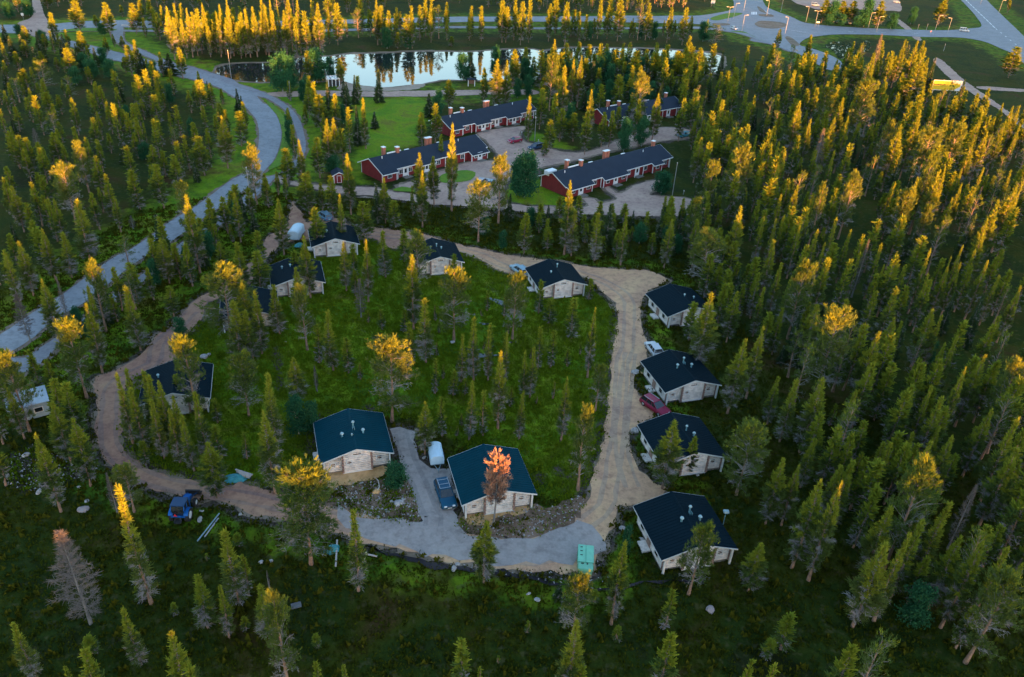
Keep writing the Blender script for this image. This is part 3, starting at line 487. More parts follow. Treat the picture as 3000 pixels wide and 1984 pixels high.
21: "400,350,680,130,p;575,400,610,60,s;710,430,620,50,s;800,330,700,120,s;1000,350,750,110,s;1090,280,610,110,f;1150,490,710,70,s;1225,350,785,80,s;1395,340,570,60,s;1590,400,800,120,p;1590,210,380,60,s;1800,250,660,130,b;1880,180,460,80,s;1690,320,430,70,g;1900,520,960,280,b;2160,300,860,150,p;2040,540,860,90,s;1990,480,650,60,s;515,905,1170,80,s;310,865,1430,190,b;925,890,1060,70,s;965,1130,1700,100,p;800,1050,1380,120,s;600,1050,1250,110,s;100,1260,1560,80,s;235,1330,1610,70,s;515,1290,1630,70,s;620,1320,1610,80,s;455,1450,1860,90,s;395,1480,1860,80,s;1925,1000,1950,270,p;1790,1090,1390,110,s;2130,990,1410,150,p;1530,10,190,150,g",
22: "625,330,470,30,s;735,295,820,130,p;360,430,800,90,s;55,410,770,80,s;1010,200,570,130,b;900,570,1230,180,b;1620,650,1210,270,p;1790,790,1090,120,p;2190,-20,590,210,p",
23: "1210,450,1130,190,p;840,740,1280,250,b;800,1120,1850,250,p;1860,330,890,240,b;1590,860,1170,110,s;1600,1220,1800,210,p;870,1480,1900,120,s;1240,330,560,90,g",
30: "620,0,190,120,p;700,20,200,110,g;760,10,190,120,p;860,10,200,110,p;980,0,220,110,g;1080,10,230,100,p;1350,60,200,60,g;1600,0,210,110,p;760,120,215,140,g;650,120,210,120,g;880,130,222,110,g;1180,110,240,80,g;2200,390,640,190,p;245,240,410,60,p;495,290,540,60,p;225,430,770,110,b;160,530,820,80,p;440,445,770,100,p;540,455,720,50,s;365,580,920,70,p;515,650,850,80,b;1075,285,660,90,d;890,430,780,130,p;1010,435,760,70,p;1160,430,780,60,s;1260,330,720,80,p;1360,340,780,120,p;1430,335,920,160,p;1255,640,910,90,p;1340,680,900,50,s;970,690,1220,200,b;1110,640,1020,80,p;640,740,1120,140,b;760,805,1220,110,p;830,830,1220,60,s;930,810,1220,80,d;1215,770,1120,90,p;1120,790,1070,50,s;1410,755,1120,120,p;1530,840,1220,80,p;1620,940,1270,80,p;1590,740,1020,100,b;1690,790,1070,90,p;1770,745,1040,90,p;1860,770,1070,80,p;1890,870,1220,90,p;1950,840,1170,60,s;2070,850,1220,80,p;2150,880,1270,90,p;2210,870,1270,80,p;400,840,1320,140,p;490,980,1380,90,p;600,1060,1470,130,d;690,970,1420,120,p;800,960,1420,90,p;1150,990,1420,100,b;1230,1035,1570,170,p;1390,915,1470,140,p;1490,1080,1570,200,b;1720,1040,1520,160,b;1820,1150,1620,100,p;1890,960,1420,70,s;1940,1090,1540,120,p;2090,1000,1440,90,p;2200,1030,1440,60,s;45,1120,1500,60,s;170,1180,1620,120,p;230,1170,1580,60,s;275,1250,1660,70,s;225,1370,1870,100,p;690,1240,1640,60,s;75,1410,1740,40,s;860,1440,1960,140,b;1510,1280,1920,130,b;1590,1380,1960,110,p;1390,1460,1920,90,p;1730,1390,1770,80,p;1905,1380,1780,60,s;2130,1400,1780,60,s;1180,1500,1920,50,s;2230,1500,2020,60,s",
31: "390,125,580,110,p;520,195,560,60,s;475,245,600,60,s;600,110,650,90,b;60,250,580,60,s;245,200,580,80,s;1170,100,580,70,p;1290,160,640,170,b;1380,70,620,120,p;1460,300,700,110,b;1560,0,580,140,p;1730,110,580,80,p;1660,230,660,100,p;1900,130,580,60,d;2040,250,820,150,p;2190,120,670,160,p;1940,400,870,130,p;1900,520,970,140,p;105,390,780,70,s;200,400,790,60,s;265,380,780,60,s;400,460,880,70,s;560,490,920,90,s;610,600,1010,50,s;700,390,840,80,s;825,490,920,70,s;970,560,1040,90,d;890,670,1090,60,s;1070,600,1060,80,s;1200,670,1110,100,p;1280,780,1180,90,s;1470,650,1170,70,s;1450,850,1270,70,s;1740,620,1070,60,s;1640,710,1110,40,s;1840,660,1090,80,s;1615,800,1220,110,p;1720,760,1200,80,p;1940,740,1220,100,p;2035,865,1270,70,s;2210,950,1410,100,p;180,570,1020,110,s;250,760,1170,90,s;80,840,1210,100,s;460,780,1380,210,b;320,900,1270,90,s;110,960,1360,80,s;150,1170,1490,110,s;270,1130,1510,90,s;560,1100,1560,200,p;790,1050,1460,130,s;735,1180,1860,330,b;1040,860,1210,80,s;1090,780,1190,50,s;1040,990,1410,130,s;1180,960,1460,150,s;1170,1210,1700,170,p;1240,1240,1660,80,s;1050,1320,1960,190,p;1480,1140,1610,180,p;1560,1190,1620,80,s;1500,1400,1570,120,g;1600,1420,1910,100,p;1700,1370,1910,90,s;1920,1510,2100,160,p;100,1290,1870,150,p",
32: "235,300,680,110,s;380,310,820,140,s;580,305,915,210,p;865,430,850,130,s;695,520,690,60,s;25,690,1260,330,b;530,800,1200,130,s;270,975,1510,200,p;400,1015,1510,140,p;570,1140,1965,260,p;745,1020,1460,150,s;850,985,1510,150,s;940,960,1310,90,s;750,1160,1960,190,p;1080,830,1210,130,s;1145,840,1310,120,s;1330,740,1110,110,s;1550,450,1010,150,s;1480,370,910,90,s;1760,220,860,120,p;1980,560,1110,150,p;2200,160,810,200,b;1460,820,1410,200,p;1540,710,1100,110,s;1650,780,1310,180,p;1430,1040,1910,330,b;2180,870,1510,220,p;2200,640,1310,150,s;1860,1170,1710,140,d;1150,1350,1960,230,p;1400,1470,2000,110,s",
33: "90,470,860,220,p;1110,470,1150,310,p;1310,400,1110,120,s;1650,140,810,160,s;1420,280,910,150,s;1900,460,1160,210,p;2110,500,1210,160,s;1440,840,1130,230,g;2150,720,1450,330,b;2220,640,1110,120,s;340,1060,1340,150,s;1100,1260,1920,280,b;850,1320,1900,220,p;190,1470,2000,110,s;20,1440,1950,100,s"}
def fit(px, ptop, pbase):
    """ground point and height of a tree whose tip and foot are seen at these heights in the photograph"""
    x = px; 
    for _ in range(6):
        g = G(x, pbase); lo, hi = .5, 40.
        for _ in range(18):
            h = (lo+hi)/2
            if PJ(*g, h)[1] > ptop: lo = h
            else: hi = h
        x += px - PJ(*g, h)[0]
    return g, h
GOLD = {0: {(600,-10),(850,20),(1075,30),(415,105),(770,125),(320,500),(190,570),(545,395),(645,260),(930,590),(1035,370),(1120,620),(1180,580),(1085,680),(1285,585),(280,790),(820,705),(575,805),(410,930),(930,855),(1080,855),(1170,1010),(1250,985),(1810,960),(635,1180),(505,1370),(2050,1210),(1095,330),(1460,390),(850,305)},
 1: {(615,250),(1475,105),(1530,200),(1300,390),(1320,555),(730,770),(715,950),(690,1095),(345,895),(540,1250),(1800,820),(1480,1365),(20,1520)}, 2: {(40,130),(1440,275),(1415,445),(290,770),(975,1190)}, 3: {(490,380),(1410,1180),(1560,1490)},
 11: {(320,235),(820,200),(540,540),(1975,120),(550,30),(1035,570),(1420,700),(1770,820),(1450,530),(1230,1380)}, 12: {(235,265),(2115,935),(500,1060),(2155,90)}, 13: set(), 21: {(1800,250),(2160,300),(965,1130),(2130,990),(1590,400)}, 22: set(), 23: {(840,740),(800,1120)}, 32: {(580,305),(1760,220),(1650,780),(1430,1040),(750,1160),(2200,160)}, 33: {(90,470),(1110,470),(2150,720)}}
for e_ in TR[0].split(';'):                            # the lit row beyond the road
    v_ = e_.split(',')
    if float(v_[0]) > 1140 and float(v_[2]) < 500: GOLD[0].add((int(v_[0]), int(v_[1])))
allT = []
for tl, s in TR.items():
    for e in s.split(';'):
        a = e.split(',')
        if len(a) < 5: continue
        zx, zt, zb, zw = map(float, a[:4]); k = a[4].strip()
        px, pt = T(tl, zx, zt); pb = T(tl, zx, zb)[1]
        g, h = fit(px, pt, pb); u = PJ(g[0]+.5, g[1], h*.5)[0]-PJ(g[0]-.5, g[1], h*.5)[0]
        if tl in GOLD and (int(zx), int(zt)) not in GOLD[tl]:   # tips that stay in the shade: a little shorter, tip kept in place
            s_ = shade_h(*g)
            if h > s_-.3: h = max(h*.72, s_-.3); g = G(px, pt, h)
        if k == 'b' and tl in (1, 2, 11, 12, 13, 23, 32) and h > shade_h(*g)+1.0: h = shade_h(*g)+1.0; g = G(px, pt, h)
        h = min(h, 19.) ; wd = zw/2.8/u*(1.16 if k in 'spf' else 1.0)
        if h < 1.2: continue
        allT.append([g[0], g[1], h, min(wd, h*(.8 if k != 'b' else 1.05)), k, 1])
n_seen = len(allT)
grid = {}
def ok(x, y, dmin):
    c = (int(x//4), int(y//4))
    for i in (-1, 0, 1):
        for j in (-1, 0, 1):
            for (u, v) in grid.get((c[0]+i, c[1]+j), ()):
                if (u-x)**2+(v-y)**2 < dmin*dmin: return False
    return True
kept = []
for t in allT:
    if ok(t[0], t[1], .7): kept.append(t); grid.setdefault((int(t[0]//4), int(t[1]//4)), []).append((t[0], t[1]))
allT = kept
FILL = [  # outline in the photograph, how many, kinds, height, width share
 ('p: 330,-25 1400,-25 2050,-25 2100,20 1900,42 1300,40 900,48 620,52 400,40', 190, 'ppsssb', (8, 14), .24),
 ('p: 300,-140 2150,-140 2150,-30 330,-30', 330, 'ppsssb', (9, 15), .26),
 ('p: -80,-60 250,-60 262,20 200,60 -60,60', 45, 'ppsg', (7, 12), .3),
 ('p: 460,96 900,100 880,140 700,165 560,150', 55, 'sspp', (7, 12), .22),
 ('p: 900,92 2100,92 2000,118 1500,128 900,118', 40, 'spg', (6, 11), .26),
 ('p: -60,130 330,135 520,195 600,260 680,320 700,420 640,500 420,640 200,790 -60,900', 165, 'sssppfg', (4, 7.6), .3),
 ('p: -60,125 200,115 420,160 460,220 -60,220', 40, 'gpgf', (4, 8), .5),
 ('p: 2000,215 2300,215 2500,190 2680,170 2730,290 2850,330 3080,420 3080,1100 2750,1200 2300,1100 2180,820 2050,560 1980,380', 420, 'ssspppbf', (6, 12), .26),
 ('p: 2300,1100 2750,1200 3080,1100 3080,1980 2850,1980 2500,1700 2330,1400', 75, 'sppb', (6, 12), .27),
 ('p: 1480,225 2000,225 2060,330 1960,400 1700,330 1500,300', 90, 'gpgfs', (5, 10), .4),
 ('p: 1400,640 2000,650 2060,700 1960,760 1480,740 1400,700', 60, 'gsfs', (2.5, 6), .4),
 ('p: 1900,610 2100,640 2200,900 2150,1010 2060,960 2060,790 1960,790', 40, 'sspf', (5, 9), .28),
 ('p: 1480,216 2080,222 2080,262 1500,262', 64, 'gpsgp', (8, 13), .36),
 ('p: 1500,99 2120,104 2060,122 1550,120', 26, 'pgs', (6, 11), .3),
 ('p: 800,560 950,620 900,640 760,600', 6, 'sp', (4, 8), .3),
 ('p: 330,760 560,650 700,600 740,640 560,830 330,960 240,1030 200,1000', 36, 'sfpg', (4, 8), .32),
 ('p: 720,250 1060,290 1000,420 760,480 700,400', 26, 'fspg', (5, 9), .3),
 ('p: -40,1150 100,1100 240,1180 260,1300 120,1400 -40,1500', 9, 'sp', (5, 9), .3),
 ('p: 2750,20 3080,160 3080,-60 2900,-60', 22, 'gps', (5, 9), .35),
 ('p: 2400,40 2560,30 2560,72 2420,72', 22, 'gfg', (3, 6), .5),
 ('p: 950,930 1400,900 1700,1000 1700,1180 1330,1290 1250,1150', 30, 'ss', (1.2, 4), .32),
 ('p: 100,1560 1300,1720 2200,1750 2300,1980 -40,1980 -40,1500', 34, 'ssgf', (.9, 2.6), .5),
 ('p: 2100,820 2400,900 2500,1100 2300,1100 2150,1000', 14, 'gf', (2, 4), .5)]
blk = [P[k] for k in ROADS]
CABC = [(-19.33,77.66),(-1.57,71.9),(24.98,96.83),(22.65,80.74),(20.49,65.13),(28.36,119.),(7.21,126.3),(-14.97,132.71),(-35.26,137.97),(-38.01,121.56),(-42.49,109.67),(-45.2,86.98)]
for reg, cnt, kinds, (h0, h1), wr in FILL:
    poly = pxs(reg); lo, hi = poly.min(0), poly.max(0); rs = np.random.default_rng(cnt*7+len(kinds)); got = 0
    c = rs.uniform(lo, hi, (cnt*60, 2)); c = c[inside(poly, c[:, 0], c[:, 1])]
    bad = np.zeros(len(c), bool)
    for b_ in blk: bad |= sdist(b_, c[:, 0], c[:, 1]) < 1.2
    for p_ in c[~bad]:
        if got >= cnt: break
        if any(abs(p_[0]-a)+abs(p_[1]-b) < 8.5 for a, b in CABC) or not ok(p_[0], p_[1], 1.5): continue
        k = kinds[rs.integers(len(kinds))]; h = rs.uniform(h0, h1)*(1 if k not in 'g' else .75)
        allT.append([p_[0], p_[1], h, h*wr*rs.uniform(.9, 1.35)*(1 if k != 'g' else 1.1), k, 0]); got += 1
        grid.setdefault((int(p_[0]//4), int(p_[1]//4)), []).append(tuple(p_))
for t in allT:                                        # size in the picture, seen ones first in a tie
    x, y = PJ(t[0], t[1], t[2]); x2, y2 = PJ(t[0], t[1], 0)
    vis = max(0, min(y2, 1990)-max(y, -5))/max(1, y2-y) if -30 < x < 3030 else 0
    t.append(vis*(y2-y)*(1.6 if t[5] else 1.)); t.append((x, y, x2, y2))
LM = [('the blue tractor', 540, 1490), ('the mint green container', 1715, 1640), ('the parked dark estate car', 1310, 1470), ('the covered white trailer', 1277, 1370),
 ('the cabin left of the driveway', 1040, 1400), ('the cabin right of the driveway', 1460, 1500), ('the bottom right cabin', 2010, 1640), ('the cabin with the red car', 2010, 1370),
 ('the cabin with the white car', 2010, 1170), ('the cabin at the upper track end', 2000, 950), ('the cabin with the pale blue car', 1630, 880), ('the cabin on the upper track', 1290, 800),
 ('the cabin by the silver caravan', 970, 750), ('the cabin with two white roof vents', 860, 860), ('the cabin behind the largest pine', 750, 960), ('the leftmost cabin', 500, 1190),
 ('the caravan', 870, 690), ('the pale blue hut', 95, 1210), ('the plank pile', 710, 1405), ('the two steel poles', 610, 1540), ('the small red shed', 990, 525), ('the front left row house gable', 1090, 560),
 ('the front left row house far end', 1400, 470), ('the front right row house gable', 1620, 570), ('the front right row house far end', 1960, 500),
 ('the back left row house', 1420, 380), ('the back right row house', 1860, 345), ('the red car in the yard', 1508, 420), ('the white gate by the pond', 975, 250), ('the dark notice board', 1380, 252),
 ('the sandy beach', 1100, 265), ('the left tip of the pond', 640, 210), ('the yellow billboard', 2780, 270), ('the roundabout', 2255, 90), ('the small reedy pond', 2480, 160), ('the grass meadow centre', 1300, 1000),
 ('the upper road fork', 830, 290), ('the white van', 2820, 92), ('the bend of the main road', 760, 400), ('the bottom edge', 1500, 1990), ('the bottom left corner', 0, 1990), ('the bottom right corner', 3000, 1990),
 ('the left picture edge', 0, 900), ('the left edge near the top', 0, 450), ('the right picture edge', 3000, 1300), ('the right edge near the top', 3000, 600), ('the thin track through the right wood', 2600, 900),
 ('the tall gold pines', 2700, 620), ('the dark hollow at the right', 2450, 1250), ('the top edge left of centre', 800, 40), ('the top edge', 1700, 20), ('the crossroads at the top left', 130, 90), ('the largest pine', 660, 900),
 ('the middle of the left wood', 300, 560), ('the main road at the left', 250, 880), ('the upper end of the ring road', 1900, 840), ('the ring road bend at the left', 300, 1300), ('the middle of the right wood', 2350, 600), ('the right bay of the ring road', 1860, 1250)]
LM = [a for a in LM if a[0] not in ('the thin track through the right wood', 'the tall gold pines', 'the dark hollow at the right')]
ORD = 'nearest second-nearest third-nearest fourth-nearest fifth-nearest sixth-nearest seventh-nearest eighth-nearest ninth-nearest tenth-nearest eleventh-nearest twelfth-nearest'.split() + ['%dth-nearest' % i for i in range(13, 60)]
NAMES = {'s': 'pine_tree', 'p': 'pine_tree', 'b': 'pine_tree', 'g': 'birch_tree', 'f': 'spruce_tree', 'd': 'dead_pine', 'r': 'dead_pine'}
pines = sorted([t for t in allT if t[4] in 'spb' and t[6] > 0], key=lambda t: -t[6]); others = sorted([t for t in allT if t[4] in 'gfdr' and t[6] > 0], key=lambda t: -t[6])
indiv = pines[:300] + others[:300]; ids = set(map(id, indiv)); rest = [t for t in allT if id(t) not in ids]
ranks = {}
for t in indiv:
    x, y, x2, y2 = t[7]; best = min(LM, key=lambda a: (a[1]-x2)**2 + ((a[2]-y2)*1.2)**2); dx, dy = x2-best[1], y2-best[2]
    w_ = ('right of' if dx > 0 else 'left of') if abs(dx) > abs(dy)*1.1 else ('below' if dy > 0 else 'above')
    if best[1] == 0 and w_ == 'left of': w_ = 'right of'
    if best[1] == 3000 and w_ == 'right of': w_ = 'left of'
    if best[0] in ('the bottom edge', 'the bottom left corner', 'the bottom right corner') and w_ == 'below': w_ = 'above'
    ranks.setdefault((best[0], w_, NAMES[t[4]]), []).append((math.hypot(dx, dy), t))
for (lm, w_, nm), L in ranks.items():
    L.sort(key=lambda a: a[0])
    for i, (_, t) in enumerate(L):
        s_ = shade_h(t[0], t[1]); gold = (t[2]-s_)/t[2]
        look = {'s': 'slim ', 'p': 'full ', 'b': 'broad ', 'g': 'leafy ', 'f': 'dark ', 'd': 'bare grey ', 'r': 'rust-brown '}[t[4]]
        if t[4] in 'spb' and .05 < gold < .35: look += 'gold-tipped '
        elif t[4] in 'spb' and gold >= .35: look += 'sunlit '
        t.append(ORD[i] + ' ' + {'pine_tree': 'pine', 'birch_tree': 'birch', 'spruce_tree': 'spruce', 'dead_pine': 'dead pine'}[nm] + ' %s %s, ' % (w_, lm) + look.strip())
CATS = {'pine_tree': ('pine', 'pines of the wood and the meadow'), 'birch_tree': ('birch', 'birches among the pines'), 'spruce_tree': ('spruce', 'spruces among the pines'), 'dead_pine': ('dead tree', 'dead pines')}
rt = np.random.default_rng(3)
for t in indiv:
    k = t[4]; H_, W_, n_ = SPEC[k]; v = rt.integers(n_); nm = NAMES[k]
    e = thing(nm, t[-1], CATS[nm][0], t[0], t[1], rt.uniform(0, 6.28), CATS[nm][1])
    for part, me in (('crown', PROTO[k, v][0]), ('trunk', PROTO[k, v][1])):
        o = bpy.data.objects.new(part, me); LINK(o); o.parent = e
        sx = t[3]/W_; o.scale = (sx, sx, t[2]/H_) if part == 'crown' else (max(.75, min(1.4, t[2]/H_)),)*2 + (t[2]/H_,)
def wood(name, lst, kinds, label, cat):
    VV, FF, MM = [], [], []; off = 0; mats = []; 
    for t in lst:
        if t[4] not in kinds: continue
        k = t[4]; H_, W_, n_ = SPEC[k]; (cv, cf, cm), (tv, tf, tm) = LOWP[k, rt.integers(2)]; a = rt.uniform(0, 6.28)
        R_ = np.array([[cos(a), -sin(a), 0], [sin(a), cos(a), 0], [0, 0, 1]])
        for vv, ff, mm, mset in ((cv*[t[3]/W_, t[3]/W_, t[2]/H_], cf, cm, (CM_[k], LICH, YOUNG)), (tv*[1, 1, t[2]/H_], tf, tm, (TM_[k],))):
            mi = []
            for m_ in mset:
                if m_ not in mats: mats.append(m_)
                mi.append(mats.index(m_))
            VV.append(vv@R_.T + [t[0], t[1], 0]); FF.append(np.array(ff, int)+off); MM.append(np.array(mi)[np.array(mm)]); off += len(vv)
    V = np.concatenate(VV); Fq = np.concatenate(FF); MI = np.concatenate(MM)
    me = bpy.data.meshes.new(name); me.vertices.add(len(V)); me.vertices.foreach_set('co', V.ravel().astype(np.float32))
    me.loops.add(Fq.size); me.loops.foreach_set('vertex_index', Fq.ravel().astype(np.int32)); me.polygons.add(len(Fq))
    me.polygons.foreach_set('loop_start', np.arange(0, Fq.size, 4, dtype=np.int32))
    for m_ in mats: me.materials.append(m_)
    me.polygons.foreach_set('material_index', MI.astype(np.int32)); me.update(calc_edges=True); me.validate()
    tag(link(name, me), label, cat, kind='stuff')
wood('distant_pine_wood', rest, 'spb', 'mass of smaller and farther pines between and behind the single ones', 'wood')
print('faces', {k: len(m_[0].polygons) for k, m_ in PROTO.items()}, {k: len(v[0][1]) for k, v in LOWP.items()}); print('TREES seen', n_seen, 'pines', len(pines), 'others', len(others), 'indiv', len(indiv), 'rest', len(rest), 'maxrank', max(len(v) for v in ranks.values()))

# ---------------------------------------------------------------- ground cover and loose stones
def scatter(name, n_, region, mt, size, label, cat, shape, dens=None, avoid=True, seed=1, only=None, keep=True):
    rs = np.random.default_rng(seed); lo, hi = region.min(0), region.max(0); c = rs.uniform(lo, hi, (n_, 2)); c = c[inside(region, c[:, 0], c[:, 1])]
    if only is not None: c = c[inside(P[only], c[:, 0], c[:, 1]) == keep]
    if avoid:
        bad = np.zeros(len(c), bool)
        for k in ROADS + ['sand_a', 'sand_b']: bad |= sdist(P[k], c[:, 0], c[:, 1]) < (.02 if k in ('ring', 'drive') else .2)
        c = c[~bad]
    N = len(c); V = []; Fc = []
    if shape == 'tuft':
        k = 8; a = rs.uniform(0, 6.28, (N, k)); s = rs.uniform(*size, (N, k)); h = s*rs.uniform(.4, 1.0, (N, k))+.05
        o = np.repeat(c[:, None, :], k, 1) + rs.normal(0, .28, (N, k, 2)); t2 = a+rs.uniform(1.2, 1.9, (N, k)); z0 = np.full((N, k), .0)
        p0 = np.stack([o[..., 0]-np.cos(a)*s*.5, o[..., 1]-np.sin(a)*s*.5, z0], -1); p1 = np.stack([o[..., 0]+np.cos(a)*s*.5, o[..., 1]+np.sin(a)*s*.5, z0], -1)
        p2 = np.stack([o[..., 0]+np.cos(t2)*s*.45, o[..., 1]+np.sin(t2)*s*.45, h], -1)
        V = np.stack([p0, p1, p2], 2).reshape(-1, 3); Fq = np.arange(len(V)).reshape(-1, 3)
    else:
        tet = np.array([[1,0,-.2],[-.5,.87,-.2],[-.5,-.87,-.2],[.1,.1,.75]]); s = rs.uniform(*size, N)**1.0
        V = (tet[None]*s[:, None, None]*(1+rs.normal(0, .25, (N, 4, 3)))) + np.concatenate([c, np.full((N, 1), .1)], 1)[:, None, :]; V = V.reshape(-1, 3)
        Fq = (np.array([[0,1,3],[1,2,3],[2,0,3]])[None] + (np.arange(N)*4)[:, None, None]).reshape(-1, 3)
    me = bpy.data.meshes.new(name); me.vertices.add(len(V)); me.vertices.foreach_set('co', V.ravel().astype(np.float32))
    me.loops.add(Fq.size); me.loops.foreach_set('vertex_index', Fq.ravel().astype(np.int32)); me.polygons.add(len(Fq)); me.polygons.foreach_set('loop_start', np.arange(0, Fq.size, 3, dtype=np.int32))
    me.materials.append(mt); me.update(calc_edges=True); me.validate(); tag(link(name, me), label, cat, kind='stuff')
REG = pxs('p: -80,1990 -80,900 400,620 700,560 1900,620 2300,1100 3100,1500 3100,1990')
scatter('heath_shrubs', 50000, REG, HEATHS, (.10, .32), 'low dark dwarf shrubs over the forest floor', 'ground cover', 'tuft', only='meadow', keep=False)
scatter('low_bushes', 3200, REG, HEATHS, (.3, .75), 'knee-high shrubs scattered over the heath', 'ground cover', 'tuft', only='meadow', keep=False, seed=41)
scatter('meadow_shrubs', 1300, P['meadow'], SHRB, (.25, .6), 'knee-high shrubs in the meadow inside the ring road', 'ground cover', 'tuft', seed=42)
scatter('meadow_grass', 42000, P['meadow'], SHRB, (.08, .26), 'green grass tufts over the meadow inside the ring road', 'grass', 'tuft', seed=2)
for i_, (k_, n_) in enumerate((('gravel_r', 300), ('rubble_b', 220), ('rocks_left', 260))): scatter('weeds', n_, P[k_], SHRB, (.12, .4), ['weeds and low shrubs on the bare soil left of the driveway', 'weeds and low shrubs on the bare soil around the right driveway cabin', 'weeds and low shrubs on the stony soil at the far left'][i_], 'weeds', 'tuft', avoid=False, seed=31+i_)
REEDM = leaf('reed_leaves', (.06,.10,.05), (.14,.17,.10), .3)
scatter('reeds', 1500, P['pond_right'], REEDM, (.25, .7), 'reeds standing in the small pond', 'reeds', 'tuft', avoid=False, seed=21)
STONE = mat('pale_stone', (.36,.32,.30), .9, var=.4, scale=3.)
def union(*ks): return [P[k] for k in ks]
for i, (k, n_) in enumerate((('gravel_r', 420), ('rubble_b', 480), ('rocks_left', 420))):
    scatter('loose_stones', n_, P[k], STONE, (.04, .2), ['small pale stones scattered over the bare soil between cabin and track', 'small pale stones scattered over the soil around the right driveway cabin', 'pale stones scattered over the bare soil at the far left'][i], 'stones', 'rock', avoid=False, seed=5+i)
scatter('ditch_stones', 1100, pxs('13: 250,170 900,400 1400,560 2200,740 23: 200,700 700,840 1100,860 1080,700 1000,560 1000,470 1130,300 23: 1000,450 960,700 850,715 450,705 13: 2160,690 1700,610 1250,500 850,400 300,280'), STONE, (.04, .15), 'small stones along the ditch below the ring road', 'stones', 'rock', seed=11)
